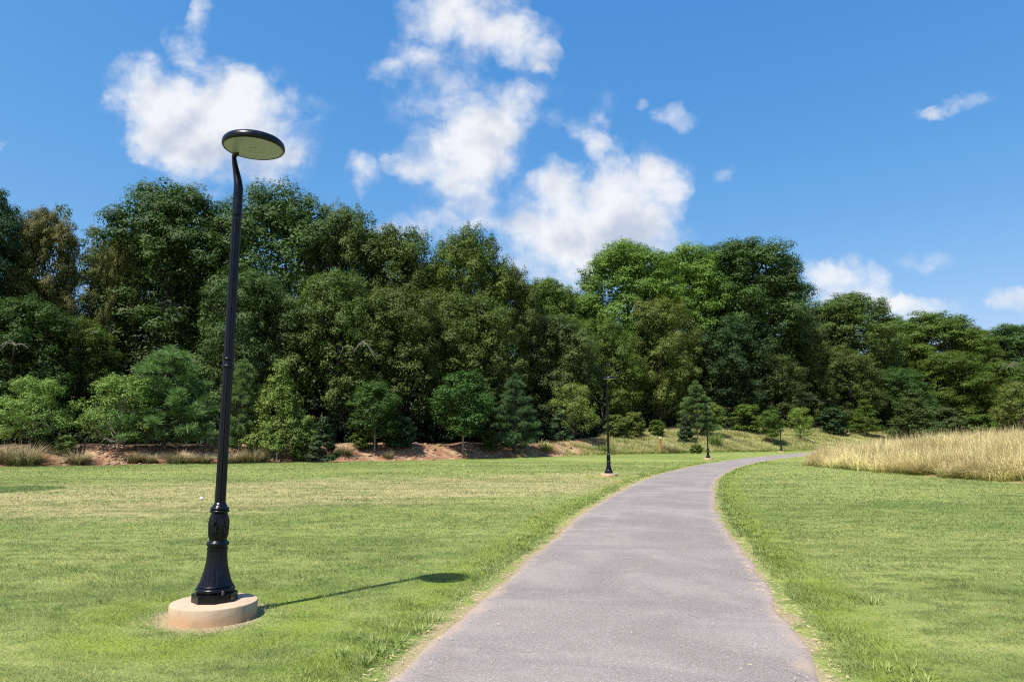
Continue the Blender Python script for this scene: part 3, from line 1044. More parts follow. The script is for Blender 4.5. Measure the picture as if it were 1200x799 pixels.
def make_lamp():
    root = empty('street_lamp', (0, 0, 0))
    # concrete drum
    pr = [(.366, -.25), (.368, PAD_H - .012), (.364, PAD_H - .004), (.354, PAD_H), (.18, PAD_H + .004), (.02, PAD_H + .005)]
    V, F = lathe(pr, 72)
    link('footing', py_mesh('footing', V, F), M['concrete'], root)
    z0 = PAD_H + .004
    # octagonal plinth
    V, F = lathe([(.192, z0), (.192, z0 + .069), (.184, z0 + .0715), (.14, z0 + .0722)], 8)
    rot = R(22.5)
    V = [(x * math.cos(rot) - y * math.sin(rot), x * math.sin(rot) + y * math.cos(rot), z) for x, y, z in V]
    plinth = py_mesh('plinth', V, F, True, 20)
    base_parts = []
    pr = [(.156, z0 + .060), (.156, z0 + .078)] + arc_prof(.148, z0 + .100, .020, -80, 80) + [(.148, z0 + .124), (.154, z0 + .132), (.148, z0 + .142)]
    base_parts.append(lathe(pr, 64))

    def flute(p, z, r):
        return r * (1 - .045 * max(0, math.cos(p * 16)) ** 2)
    bell = []
    for i in range(13):
        s = i / 12
        bell.append((.086 + .059 * (1 - s) ** 2.1, z0 + .140 + .300 * s))
    base_parts.append(lathe(bell, 128, flute))
    base_parts.append(lathe([(.086, z0 + .440), (.091, z0 + .444), (.091, z0 + .456), (.084, z0 + .460), (.084, z0 + .470)], 56))
    base_parts.append(lathe([(.082, z0 + .466)] + arc_prof(.076, z0 + .492, .022, -80, 80) + [(.078, z0 + .518), (.074, z0 + .524)], 56))

    def acanthus(p, z, r):
        s = (z - (z0 + .524)) / .235
        env = max(0, math.sin(math.pi * min(max(s, 0), 1))) ** .7
        q = ((p / (2 * math.pi) * 6) % 1) - .5
        leafw = .46 * (1 - .55 * s)
        inside = 1 if abs(q) < leafw else 0
        vein = .5 + .5 * math.cos(abs(q) * 34 - s * 9)
        return r + env * inside * (.002 + .0085 * vein) + env * (.004 if abs(q) < .05 else 0)
    bulb = []
    for i in range(25):
        s = i / 24
        bulb.append((.070 + .010 * math.sin(math.pi * s) ** .9 - .003 * s, z0 + .522 + .240 * s))
    base_parts.append(lathe(bulb, 144, acanthus))
    base_parts.append(lathe([(.066, z0 + .758), (.072, z0 + .764)] + arc_prof(.074, z0 + .778, .011, -80, 80, 5) + [(.078, z0 + .790)] + arc_prof(.070, z0 + .802, .012, -60, 80, 5)
                            + [(.064, z0 + .818), (.060, z0 + .832), (.055, z0 + .838), (.050, z0 + .855), (.046, z0 + .857)], 56))
    V, F = join(base_parts)
    b = link('base', py_mesh('base', V, F, True, 50), M['black'], root)
    link('plinth', plinth, M['black'], b)
    bv = []
    for j in range(4):
        p = R(45 + 90 * j)
        v, f = lathe([(.016, 0), (.016, .014), (.011, .015), (.011, .030), (.008, .034)], 6)
        bv.append(([(x + .165 * math.cos(p), y + .165 * math.sin(p), z + z0 + .070) for x, y, z in v], f))
    for bvx in bv:
        link('bolt', py_mesh('bolt', *bvx, smooth=False), M['bolt'], b)
    # fluted shaft

    def shaft(p, z, r):
        return r * (1 - .12 * max(0, math.cos(p * 11)) ** 2)
    V, F = lathe([(.0475 - .0055 * i / 10, z0 + .84 + (3.70 - z0 - .84) * i / 10) for i in range(11)], 144, shaft)
    pole = link('pole', py_mesh('pole', V, F, True, 60), M['black'], root)
    zc = 2.28
    V, F = join([lathe([(.044, zc - .055), (.052, zc - .052)] + arc_prof(.050, zc - .036, .010, -80, 80, 5) + [(.048, zc - .022), (.047, zc + .018)]
                       + arc_prof(.049, zc + .032, .010, -80, 80, 5) + [(.050, zc + .046), (.043, zc + .050)], 48)])
    link('collar', py_mesh('collar', V, F), M['black'], pole)
    V, F = lathe([(.040, 3.655), (.043, 3.66), (.043, 3.672), (.036, 3.678), (.036, 3.700), (.043, 3.705), (.043, 3.716), (.036, 3.72)], 48)
    link('neck_ring', py_mesh('neck_ring', V, F), M['black'], pole)
    # swan neck sleeve: straight, then swept back into the rim of the head
    hx, hy = HEAD_OFF
    ax, ay = -.082, .045
    hz_ = 4.345
    pts, rad = [], []
    for s in np.linspace(0, 1, 15):
        z = 3.712 + (hz_ - 3.712) * s
        q = max(0, (s - .42) / .58)
        q = q * q * (3 - 2 * q) * .65 + q * .35 if q > 0 else 0
        pts.append((ax * q, ay * q, z)); rad.append(.0475 - .003 * min(s / .4, 1) - .026 * max(0, (s - .4) / .6) ** 1.0)
    rad[0] = .047
    V, F = tube_arrays(pts, rad, 32)
    F = [tuple(f) for f in F] + [tuple(range(31, -1, -1)), tuple((len(pts) - 1) * 32 + j for j in range(32))]
    link('arm', py_mesh('arm', V, F), M['black'], root)
    # round disc head: low dome, rolled rim, frosted lens beneath
    Rh = .288
    zb = hz_ - .004
    prof = [(.02, zb + .112), (.10, zb + .110), (.18, zb + .104), (.235, zb + .092), (.265, zb + .078), (.281, zb + .060), (Rh, zb + .038), (Rh, zb + .016), (Rh - .008, zb + .002), (Rh - .018, zb), (Rh - .020, zb + .006)]
    V, F = lathe(prof[::-1], 96)
    V = [(x + hx, y + hy, z) for x, y, z in V]
    head = link('head', py_mesh('head', V, F, True, 50), M['black'], root)
    V, F = lathe([(Rh - .019, zb + .008), (Rh - .019, zb + .004), (Rh - .05, zb + .0025), (.10, zb + .002), (.098, zb + .004), (.088, zb + .004), (.086, zb + .002), (.03, zb + .002), (.028, zb - .004), (.02, zb - .005)], 96)
    V = [(x + hx, y + hy, z) for x, y, z in V]
    link('lens', py_mesh('lens', V, F, True, 30), M['diffuser'], head)
    # the gusset where the neck runs into the rim
    p0 = np.array([ax, ay, hz_ - .02]); p1 = np.array([ax + .065, ay - .055, hz_ + .012])
    V, F = tube_arrays([p0, p0 * .5 + p1 * .5, p1], [.021, .026, .014], 16)
    link('bracket', py_mesh('bracket', V, [tuple(f) for f in F] + [tuple(range(15, -1, -1)), tuple(32 + j for j in range(16))]), M['black'], root)
    return root


def copy_tree(o, parent=None):
    c = o.copy()
    COL.objects.link(c)
    if parent is not None:
        c.parent = parent
    for ch in [q for q in bpy.data.objects if q.parent == o]:
        copy_tree(ch, c)
    return c


LAMP_LABELS = ['tall black street lamp in the left foreground on a round concrete footing',
               'black street lamp on the lawn left of the path, in front of the clay bank',
               'small black street lamp standing before the pointed pine and the green slope',
               'smaller black street lamp at the far end of the path beside a small trunked tree',
               'most distant street lamp, mostly hidden behind the tall dry grass']


def build_lamps():
    proto = make_lamp()
    for i, (x, y, r) in enumerate(LAMPS):
        o = proto if i == 0 else copy_tree(proto)
        z = hz(x, y)
        o.location = (x, y, z)
        o.rotation_euler = (0, 0, r)
        tag(o, LAMP_LABELS[i], 'street lamp', 'black street lamps along the path')


# ------------------------------------------------------------------ trees
LIB = {}


def build_library():
    LIB['dome1'] = make_tree_data('round_tree', 101, 20, 7.0, 3.4, 'dome', 46, 17, 200, 1.0, .19)
    LIB['dome2'] = make_tree_data('broad_tree', 102, 20, 7.4, 3.4, 'dome', 50, 17, 185, .94, .19)
    LIB['flame1'] = make_tree_data('upright_tree', 103, 20, 7.0, 3.4, 'flame', 46, 20, 155, .78, .18, spire=.8)
    LIB['flame2'] = make_tree_data('tall_tree', 104, 20, 6.8, 3.4, 'flame', 44, 20, 155, .80, .18, spire=.6)
    LIB['front1'] = make_tree_data('leafy_tree', 105, 14, 6.2, 2.2, 'dome', 36, 19, 150, .72, .165, spire=.2)
    LIB['front2'] = make_tree_data('spreading_tree', 106, 14, 6.4, 2.2, 'flame', 36, 19, 150, .70, .165, spire=.45)
    LIB['loose'] = make_tree_data('sparse_tree', 107, 18, 3.4, 5.5, 'loose', 26, 14, 34, .55, .19, inner=.0, bark=.009)
    LIB['sap1'] = make_tree_data('young_tree', 108, 6, 3.2, .6, 'flame', 22, 14, 56, .44, .13, flat=.55, spire=.35, bark=.012, inner=.06)
    LIB['sap2'] = make_tree_data('conic_young_tree', 109, 7, 2.4, .9, 'cone', 36, 20, 46, .36, .125, spire=.28, bark=.010, inner=.12)
    LIB['trunked'] = make_tree_data('slender_tree', 110, 5.5, 1.8, 1.4, 'flame', 22, 15, 48, .30, .11, flat=.6, spire=.25, bark=.010, inner=.10)
    LIB['shrub1'] = make_tree_data('round_shrub', 111, 2.6, 1.3, .15, 'dome', 20, 16, 44, .22, .10, bark=.014, inner=.2)
    LIB['shrub2'] = make_tree_data('upright_shrub', 112, 3.4, 1.25, .12, 'cone', 28, 18, 44, .24, .10, bark=.014, inner=.25)
    LIB['pine1'] = make_pine_data('soft_pine', 113, 8, 2.9, 14, 8, 64, .52)
    LIB['pine2'] = make_pine_data('narrow_pine', 114, 8, 1.9, 15, 7, 60, .60)
    LIB['pine3'] = make_pine_data('young_pine', 115, 7, 1.7, 13, 6, 64, .62)
    DIM.update(dome1=(20, 7.0), dome2=(20, 7.4), flame1=(20.8, 7.0), flame2=(20.5, 6.8), front1=(14, 6.2), front2=(14.3, 6.4), loose=(18, 3.4),
               sap1=(6.1, 3.2), sap2=(7.1, 2.4), trunked=(5.5, 1.8), shrub1=(2.6, 1.3), shrub2=(3.4, 1.25), pine1=(8.2, 2.9), pine2=(8.2, 1.9), pine3=(7.2, 1.7))


DIM = {}
_rt = random.Random(77)


def plant(kind, lib, mat, px, top, half, Y, label, cat, group=None, bark='bark', base_py=None):
    """stand a tree on the ground: photo x of its middle, y of its top, half width in photo pixels, distance"""
    mid_py = top * .5 + 515 * .5
    X, _ = at_depth(px, mid_py, Y)
    _, ztop = at_depth(px, top, Y)
    zg = hz(X, Y)
    h0, r0 = DIM[lib]
    szz = max((ztop - zg) / h0, .05)
    wx = half * Y / FPX * .99
    sxy = wx / r0
    o = empty(kind, (X, Y, zg), _rt.uniform(0, 2 * math.pi), (sxy, sxy, szz))
    tr, cr = LIB[lib]
    t = link('trunk', tr, None, o); c = link('crown', cr, None, o)
    for q, m in ((t, M[bark]), (c, M[mat])):
        if not q.data.materials: q.data.materials.append(m)
        q.material_slots[0].link = 'OBJECT'
        q.material_slots[0].material = m
    tag(o, label, cat, group)
    return o


WOOD = 'tall trees of the wood'
YOUNG = 'young trees planted along the edge of the wood'
SHRUB = 'shrubs along the edge of the wood'
BIG = [
    # lib, mat, px, top, half, Y, label
    ('dome1', 'deep', -38, 220, 66, 60, 'dark green tree cut off by the left edge of the photo'),
    ('dome2', 'rust', 44, 248, 44, 63, 'browning yellow olive tree second from the left edge of the wood'),
    ('loose', 'grey', 66, 240, 26, 68, 'thin feathery tree against the sky between browning tree and spindly yellow tree'),
    ('loose', 'yolive', 98, 262, 20, 64, 'spindly yellowish tree in the sky gap left of the great round oak'),
    ('front1', 'rust', 128, 288, 30, 66, 'brown tinged tree leaning against the left side of the great round oak'),
    ('dome1', 'oak', 198, 221, 94, 70, 'great round dark oak with the highest crown at left, behind the near lamp'),
    ('flame1', 'grey', 322, 218, 104, 72, 'tall grey olive tree with tufted top just right of the near lamp'),
    ('flame2', 'olive', 398, 238, 66, 74, 'olive tree with stepped right shoulder beside the tall tufted grey olive tree'),
    ('flame2', 'olive', 458, 264, 76, 76, 'olive tree with fairly level top between tufted tree and peaked tree'),
    ('flame1', 'mid', 548, 265, 66, 76, 'peaked green tree standing up against the white cloud'),
    ('flame2', 'olive', 594, 308, 48, 79, 'narrow olive tree sloping down right of the peaked tree'),
    ('dome2', 'mid', 640, 328, 52, 98, 'low green crown in the dip of the skyline under the cloud'),
    ('dome2', 'bright', 738, 286, 74, 104, 'bright green round crowned tree right of the dip in the skyline'),
    ('dome1', 'bright', 808, 290, 60, 110, 'green crown squeezed between bright round tree and the great dark dome'),
    ('dome2', 'oak', 876, 284, 82, 113, 'great dark domed tree at centre right with sky gaps in its crown'),
    ('dome2', 'olive', 1000, 345, 60, 122, 'rounded olive tree right of the great dark dome'),
    ('dome1', 'mid', 1095, 368, 62, 130, 'broad green tree below the small low clouds at right'),
    ('dome1', 'oak', 1192, 381, 52, 136, 'dark green tree at the right edge of the skyline'),
    ('dome2', 'deep', 1290, 392, 60, 136, 'dark green tree mostly beyond the right edge of the photo'),
    ('dome2', 'deep', 165, 275, 70, 82, 'dark tree deep in the wood beneath the great round oak'),
    ('dome2', 'deep', 265, 300, 60, 82, 'shaded tree deep in the wood between great oak and tufted tree'),
    ('dome1', 'deep', 500, 310, 60, 88, 'shaded tree behind level topped and peaked olive trees'),
    ('dome1', 'deep', 670, 345, 60, 108, 'shaded tree behind the dip of the skyline'),
    ('dome1', 'deep', 960, 365, 46, 124, 'shaded tree between great dark dome and rounded olive tree'),
    ('dome2', 'mid', 1050, 372, 40, 136, 'green crown between rounded olive tree and broad green tree'),
    ('dome2', 'mid', 1145, 385, 40, 138, 'green crown between broad green tree and dark tree at right edge'),
    ('dome1', 'deep', 30, 330, 64, 68, 'shaded tree deep in the wood under the browning tree'),
    ('dome1', 'deep', 895, 322, 60, 130, 'shaded tree behind the sky gaps of the great dark dome'),
    # lower crowns in front
    ('front1', 'oak', 14, 352, 76, 57, 'low dark tree at the left edge with drooping branches'),
    ('front2', 'mid', 92, 372, 52, 61, 'low shaded green tree behind the two leafy saplings at left'),
    ('front1', 'grey', 290, 322, 66, 62, 'grey green crown hanging right behind the near lamp pole'),
    ('front2', 'olive', 395, 318, 74, 65, 'olive crown in front of the stepped tree, middle left of the wood'),
    ('front2', 'olive', 470, 338, 72, 67, 'dense olive crown low in the middle of the wood'),
    ('front2', 'olive', 552, 345, 70, 70, 'olive crown below the peaked tree with light leaf clusters'),
    ('front1', 'grey', 645, 372, 62, 82, 'grey green crown below the dip of the skyline'),
    ('front2', 'mid', 705, 372, 52, 91, 'mid green crown directly behind the second street lamp'),
    ('front1', 'yolive', 772, 352, 52, 97, 'light yellow olive crown in front of the bright round tree'),
    ('front1', 'deep', 858, 372, 56, 106, 'blue green shaded crown in front of the great dark dome'),
    ('front2', 'grey', 905, 415, 44, 107, 'grey green crown low in front of the great dark dome'),
    ('front1', 'olive', 950, 392, 36, 112, 'olive crown on the right flank of the great dark dome'),
    ('front2', 'olive', 995, 408, 44, 113, 'olive crown with a bleached dead limb, beneath the rounded olive tree'),
    ('front1', 'mid', 1112, 414, 56, 121, 'billowing green crown low in front of the broad green tree'),
    ('front2', 'oak', 1055, 430, 40, 114, 'dark crown in the hollow left of the billowing green crown'),
    ('front1', 'mid', 1185, 425, 46, 119, 'green crown low at the right edge above the dry grass'),
]
SMALL = [
    # kind, lib, mat, px, top, half, Y, label, category, group, bark
    ('young_tree', 'sap1', 'sap', 42, 440, 46, 47.5, 'light green young tree nearest the left edge of the photo', 'tree', YOUNG, 'bark'),
    ('young_tree', 'sap1', 'sap', 142, 437, 48, 49.0, 'light green spreading young tree with a short bare trunk, left of the fluffy pine', 'tree', YOUNG, 'bark_pale'),
    ('pine_tree', 'pine1', 'pine', 196, 405, 56, 51.0, 'wide fluffy green pine left of the near lamp pole', 'pine', YOUNG, 'bark'),
    ('pine_tree', 'pine2', 'pine', 284, 420, 31, 51.5, 'narrow pointed pine just right of the near lamp pole', 'pine', YOUNG, 'bark'),
    ('young_tree', 'sap2', 'sap', 328, 422, 36, 51.5, 'light green cone shaped young tree with a pale trunk, beside the narrow pine', 'tree', YOUNG, 'bark_pale'),
    ('young_tree', 'trunked', 'oak', 440, 448, 34, 56, 'dark leafy young tree on a thin pale trunk above the bare clay bank', 'tree', YOUNG, 'bark_pale'),
    ('young_tree', 'trunked', 'oak', 543, 436, 38, 60, 'taller dark young tree on a straight pale trunk, left of the blue green pine', 'tree', YOUNG, 'bark_pale'),
    ('pine_tree', 'pine3', 'bluepine', 603, 437, 31, 63.5, 'blue green pine on top of the clay bank', 'pine', YOUNG, 'bark'),
    ('young_tree', 'sap1', 'sap', 672, 448, 32, 75, 'light green bushy young tree left of the second street lamp', 'tree', YOUNG, 'bark'),
    ('pine_tree', 'pine3', 'pine', 816, 445, 22, 86, 'light green pointed pine behind the third street lamp', 'pine', YOUNG, 'bark'),
    ('young_tree', 'trunked', 'sap', 835, 472, 16, 88, 'small leafy tree tucked against the right side of the pointed pine', 'tree', YOUNG, 'bark'),
    ('young_tree', 'trunked', 'mid', 904, 480, 16, 88, 'little round tree on a bare trunk left of the fourth street lamp', 'tree', YOUNG, 'bark_pale'),
    ('young_tree', 'sap1', 'lime', 937, 476, 18, 92, 'bright lime green young tree right of the fourth street lamp', 'tree', YOUNG, 'bark'),
    ('young_tree', 'sap2', 'mid', 1014, 468, 22, 104, 'green young tree on a thin trunk beside the most distant lamp', 'tree', YOUNG, 'bark'),
    ('young_tree', 'sap2', 'grey', 1070, 456, 34, 104, 'grey green pointed young tree rising behind the dry grass', 'tree', YOUNG, 'bark'),
    ('young_tree', 'sap1', 'yolive', 1196, 446, 34, 106, 'yellow green bushy tree at the right edge above the dry grass', 'tree', YOUNG, 'bark'),
    ('shrub', 'shrub2', 'holly', 380, 489, 18, 50.8, 'dark holly shrub at the foot of the bank on the lawn edge', 'shrub', SHRUB, 'bark'),
    ('shrub', 'shrub1', 'sap', 356, 487, 18, 52, 'pale green shrub between cone shaped young tree and dark holly', 'shrub', SHRUB, 'bark'),
    ('shrub', 'shrub1', 'mid', 425, 504, 14, 56, 'low olive bush left of the dark young tree on the clay bank', 'shrub', SHRUB, 'bark'),
    ('shrub', 'shrub1', 'deep', 468, 489, 22, 57, 'rounded dark bush right of the dark young tree on the clay bank', 'shrub', SHRUB, 'bark'),
    ('shrub', 'shrub1', 'olive', 52, 508, 15, 47, 'low green bush under the young tree nearest the left edge', 'shrub', SHRUB, 'bark'),
    ('shrub', 'shrub1', 'sap', 77, 510, 12, 47, 'smaller green bush left of the spreading young tree', 'shrub', SHRUB, 'bark'),
    ('shrub', 'shrub2', 'bluepine', 655, 481, 15, 73.5, 'blue green shrub at the left foot of the light green bushy tree', 'shrub', SHRUB, 'bark'),
    ('shrub', 'shrub1', 'yolive', 722, 486, 17, 80, 'yellow green bush left half of the pair behind the second lamp', 'shrub', SHRUB, 'bark'),
    ('shrub', 'shrub1', 'yolive', 743, 483, 14, 82, 'yellow green bush right half of the pair behind the second lamp', 'shrub', SHRUB, 'bark'),
    ('shrub', 'shrub2', 'holly', 804, 486, 12, 82, 'dark cone shaped holly on the slope left of the third lamp', 'shrub', SHRUB, 'bark'),
    ('shrub', 'shrub2', 'deep', 850, 478, 12, 96, 'dark pointed bush at the wood edge right of the third lamp', 'shrub', SHRUB, 'bark'),
    ('shrub', 'shrub1', 'mid', 876, 474, 20, 95, 'broad green bush at the wood edge between third and fourth lamps', 'shrub', SHRUB, 'bark'),
    ('shrub', 'shrub1', 'deep', 976, 478, 18, 102, 'dark rounded bush between lime tree and most distant lamp', 'shrub', SHRUB, 'bark'),
    ('shrub', 'shrub1', 'mid', 816, 521, 9, 74, 'small green bush at the foot of the slope beside the third lamp', 'shrub', SHRUB, 'bark'),
    ('shrub', 'shrub1', 'grey', 1106, 478, 24, 106, 'grey green bush rising behind the middle of the dry grass', 'shrub', SHRUB, 'bark'),
    ('shrub', 'shrub1', 'mid', 1145, 486, 24, 106, 'low green bush behind the right of the dry grass', 'shrub', SHRUB, 'bark'),
    ('shrub', 'shrub1', 'olive', 574, 503, 12, 62, 'little bush at the left foot of the blue green pine', 'shrub', SHRUB, 'bark'),
    ('shrub', 'shrub1', 'mid', 770, 492, 11, 84, 'small green bush at the wood edge above the orange post', 'shrub', SHRUB, 'bark'),
]


def dead_limb(root_pos, parent, pts_list):
    o = link('dead_limb', tubes_mesh('dead_limb', pts_list), M['dead'], parent)
    o.matrix_parent_inverse = Matrix.Identity(4)
    return o


def build_trees():
    build_library()
    objs = {}
    for lib, mat, px, top, half, Y, label in BIG:
        objs[label] = plant('woodland_tree', lib, mat, px, top, half, Y, label, 'tree', WOOD)
    for kind, lib, mat, px, top, half, Y, label, cat, grp, bark in SMALL:
        plant(kind, lib, mat, px, top, half, Y, label, cat, grp, bark)
    # bleached dead limbs that show in three crowns
    rng = np.random.default_rng(5)
    for (px, py, Y, sp, key) in ((940, 468, 107.0, 20, 'olive crown with a bleached dead limb'), (1183, 430, 113, 15, 'green crown low at the right edge'),
                                 (415, 412, 60.0, 26, 'olive crown in front of the stepped tree'), (18, 405, 52.0, 18, 'low dark tree at the left edge')):
        par = [o for l, o in objs.items() if l.startswith(key)][0]
        x, z = at_depth(px, py, Y)
        w = sp * Y / FPX
        tb = []
        root = np.array([par.location.x, par.location.y, z - w * .5])
        joint = np.array([x, Y, z])
        tb.append((np.array([root, root * .5 + joint * .5 + np.array([0, 0, w * .3]), joint]), np.array([.14, .10, .07]), 6))
        sg = rng.choice([-1, 1])
        for q in range(4):
            # long limbs that rise, arch over and droop
            L_ = w * rng.uniform(.7, 1.3) * (sg if q else -sg)
            rise = w * rng.uniform(.1, .5)
            cv = [joint + np.array([L_ * f, -abs(L_) * .3 * f, rise * math.sin(math.pi * min(f * 1.35, 1.25)) - .12 * w * f * f]) + rng.normal(size=3) * w * .025 for f in np.linspace(0, 1, 6)]
            tb.append((np.array(cv), np.array([.055, .046, .036, .027, .018, .008]), 5))
            for g in (2, 3, 4):
                e2 = cv[g] + np.array([L_ * .25 * rng.uniform(-.2, 1), rng.normal() * w * .1, -w * rng.uniform(-.15, .32)])
                tb.append((np.array([cv[g], (cv[g] + e2) / 2 + np.array([0, 0, w * .05]), e2]), np.array([.020, .014, .006]), 4))
        me = tubes_mesh('dead_limb', tb)
        o = link('dead_limb', me, M['dead'], par)
        mw = Matrix.LocRotScale(par.location, par.rotation_euler, par.scale)
        o.matrix_parent_inverse = mw.inverted()
        o['label'] = 'bleached bare dead limb'


# ------------------------------------------------------------------ tufts, post, litter, stones
def tuft(name, mat, px, base_py, Y, hpx, rpx, label, cat, group, seed, n=420, upright=.3):
    rng = np.random.default_rng(seed)
    X, _ = at_depth(px, base_py, Y)
    zg = hz(X, Y)
    h = hpx * Y / FPX; r = rpx * Y / FPX
    rr = rng.normal(size=(n, 2)) * r * .30
    P = np.column_stack([rr, np.full(n, -.03)])
    dr = unit(rr + rng.normal(size=rr.shape) * r * .1)
    hh = h * rng.uniform(.45, 1.1, n)
    V, F, A = long_grass(P, hh, rng.uniform(.02, .045, n), dr, rng.uniform(.05, upright + .25, n), rng.uniform(.1, .2 + upright * 1.6, n), rng.random(n), 3)
    o = link(name, arr_mesh(name, V, F, A), M[mat])
    o.location = (X, Y, zg)
    tag(o, label, cat, group)


def build_small():
    G = 'bleached grass tufts on the bank'
    tuft('grass_tuft', 'tuft', 28, 547, 44.5, 30, 24, 'big arching grass tuft at the left end of the bank', 'grass tuft', G, 1, 700, .5)
    tuft('grass_tuft', 'tuft', 6, 545, 44.6, 24, 16, 'grass tuft cut by the left edge of the photo', 'grass tuft', G, 2, 500, .5)
    tuft('grass_tuft', 'tuft', 90, 547, 46.0, 20, 15, 'round grey green tuft at the lawn edge below the spreading young tree', 'grass tuft', G, 3, 500, .5)
    tuft('grass_tuft', 'tuft', 157, 541, 47.5, 17, 9, 'slim tuft right of the rusty clay patch', 'grass tuft', G, 4, 320, .4)
    tuft('grass_tuft', 'tuft', 176, 542, 47.8, 14, 8, 'small tuft between slim tuft and wide pale tuft on the bank', 'grass tuft', G, 5, 300, .4)
    tuft('grass_tuft', 'tuft', 212, 541, 48.4, 18, 22, 'wide low pale tuft on the bank left of the near lamp pole', 'grass tuft', G, 6, 600, .5)
    tuft('grass_tuft', 'tuft', 240, 541, 48.7, 16, 10, 'tuft just left of the near lamp pole on the bank', 'grass tuft', G, 7, 320, .5)
    tuft('grass_tuft', 'tuft', 272, 541, 49.4, 20, 12, 'tuft just right of the near lamp pole on the bank', 'grass tuft', G, 8, 380, .5)
    tuft('grass_tuft', 'tuft', 296, 542, 49.8, 24, 16, 'tall pale tuft at the foot of the cone shaped young tree', 'grass tuft', G, 9, 480, .5)
    tuft('grass_tuft', 'tuft', 404, 531, 54.3, 16, 12, 'pale tuft on the bank right of the dark holly', 'grass tuft', G, 10, 360, .5)
    tuft('grass_tuft', 'tuft', 455, 540, 55.0, 13, 6, 'thin upright tuft on the bare clay bank', 'grass tuft', G, 11, 160, .3)
    tuft('grass_tuft', 'meadow', 640, 534, 67.0, 13, 12, 'green tuft at the foot of the bank below the light green bushy tree', 'grass tuft', G, 12, 400, .5)
    tuft('grass_tuft', 'greenclump', 706, 533, 71.5, 12, 14, 'dark green weed clump at the foot of the bank behind the second lamp', 'grass tuft', G, 13, 420, .5)
    tuft('grass_tuft', 'tuft', 783, 531, 76.0, 11, 12, 'brownish clump at the foot of the slope right of the orange post', 'grass tuft', G, 14, 380, .5)
    tuft('reed_clump', 'greenclump', 838, 517, 81.0, 21, 9, 'upright bright green grass clump on the slope beside the third lamp', 'grass clump', None, 15, 420, .08)
    # orange marker post
    x, Y = at_depth(774, 531, 74.5)[0], 74.5
    o = empty('marker_post', (x, Y, hz(x, Y)))
    h = 19 * Y / FPX
    V, F = lathe([(.11, -.2), (.11, h * .86), (.115, h * .865), (.115, h * .9), (.105, h * .905)], 24)
    link('post', py_mesh('post', V, F), M['post_orange'], o)
    V, F = lathe([(.125, h * .90), (.125, h * .94), (.09, h * .99), (.02, h)], 24)
    link('cap', py_mesh('cap', V, F), M['cap_pale'], o)
    tag(o, 'short orange marker post at the foot of the grassy slope', 'post')
    # white scrap on the lawn
    a, b = slope_of(236, 585)
    Y = -CAM_Z / b; X = a * Y
    bm = bmesh.new(); bmesh.ops.create_icosphere(bm, subdivisions=3, radius=.045)
    rr = random.Random(3)
    for v in bm.verts:
        q = v.co.normalized()
        s = .82 + .30 * (math.sin(q.x * 9 + 1) * math.cos(q.y * 8) + math.sin(q.z * 11 + q.x * 5)) * .4 + rr.uniform(-.03, .03)
        v.co = Vector((v.co.x * s * 1.2, v.co.y * s, v.co.z * s * .8))
    me = bpy.data.meshes.new('paper_scrap'); bm.to_mesh(me); bm.free()
    o = link('paper_scrap', me, M['litter']); o.location = (X, Y, hz(X, Y) + .035)
    tag(o, 'small crumpled white scrap lying on the lawn left of the near lamp', 'litter')
    # stones and clods strewn over the clay bank: nobody could count them
    rng = np.random.default_rng(31)
    n = 900
    px = np.concatenate([rng.uniform(0, 700, n - 160), rng.normal(136, 9, 160)])
    aa = (px - 600) / FPX / 1.0103
    dd = rng.uniform(.05, 4.2, n)
    Y = foot(aa) + dd / .92; X = aa * Y
    Z = height(X, Y)
    cube = np.array([(-1, -1, -1), (1, -1, -1), (1, 1, -1), (-1, 1, -1), (-1, -1, 1), (1, -1, 1), (1, 1, 1), (-1, 1, 1)], float)
    fc = np.array([(0, 3, 2, 1), (4, 5, 6, 7), (0, 1, 5, 4), (1, 2, 6, 5), (2, 3, 7, 6), (3, 0, 4, 7)])
    s = rng.gamma(1.6, .035, n) + .025
    V = cube[None] * .58 * (1 + rng.normal(size=(n, 8, 3)) * .28) * s[:, None, None] * np.array([1.2, 1.2, .75])
    th = rng.random(n) * 6.3
    V = np.stack([V[..., 0] * np.cos(th)[:, None] - V[..., 1] * np.sin(th)[:, None], V[..., 0] * np.sin(th)[:, None] + V[..., 1] * np.cos(th)[:, None], V[..., 2]], -1)
    V += np.column_stack([X, Y, Z + s * .2])[:, None, :]
    F = (np.arange(n)[:, None, None] * 8 + fc[None]).reshape(-1, 4)
    tag(link('clay_clods', arr_mesh('clay_clods', V.reshape(-1, 3), F), M['stone']), 'loose clay clods and stones scattered over the bare bank', 'stones', kind='stuff')


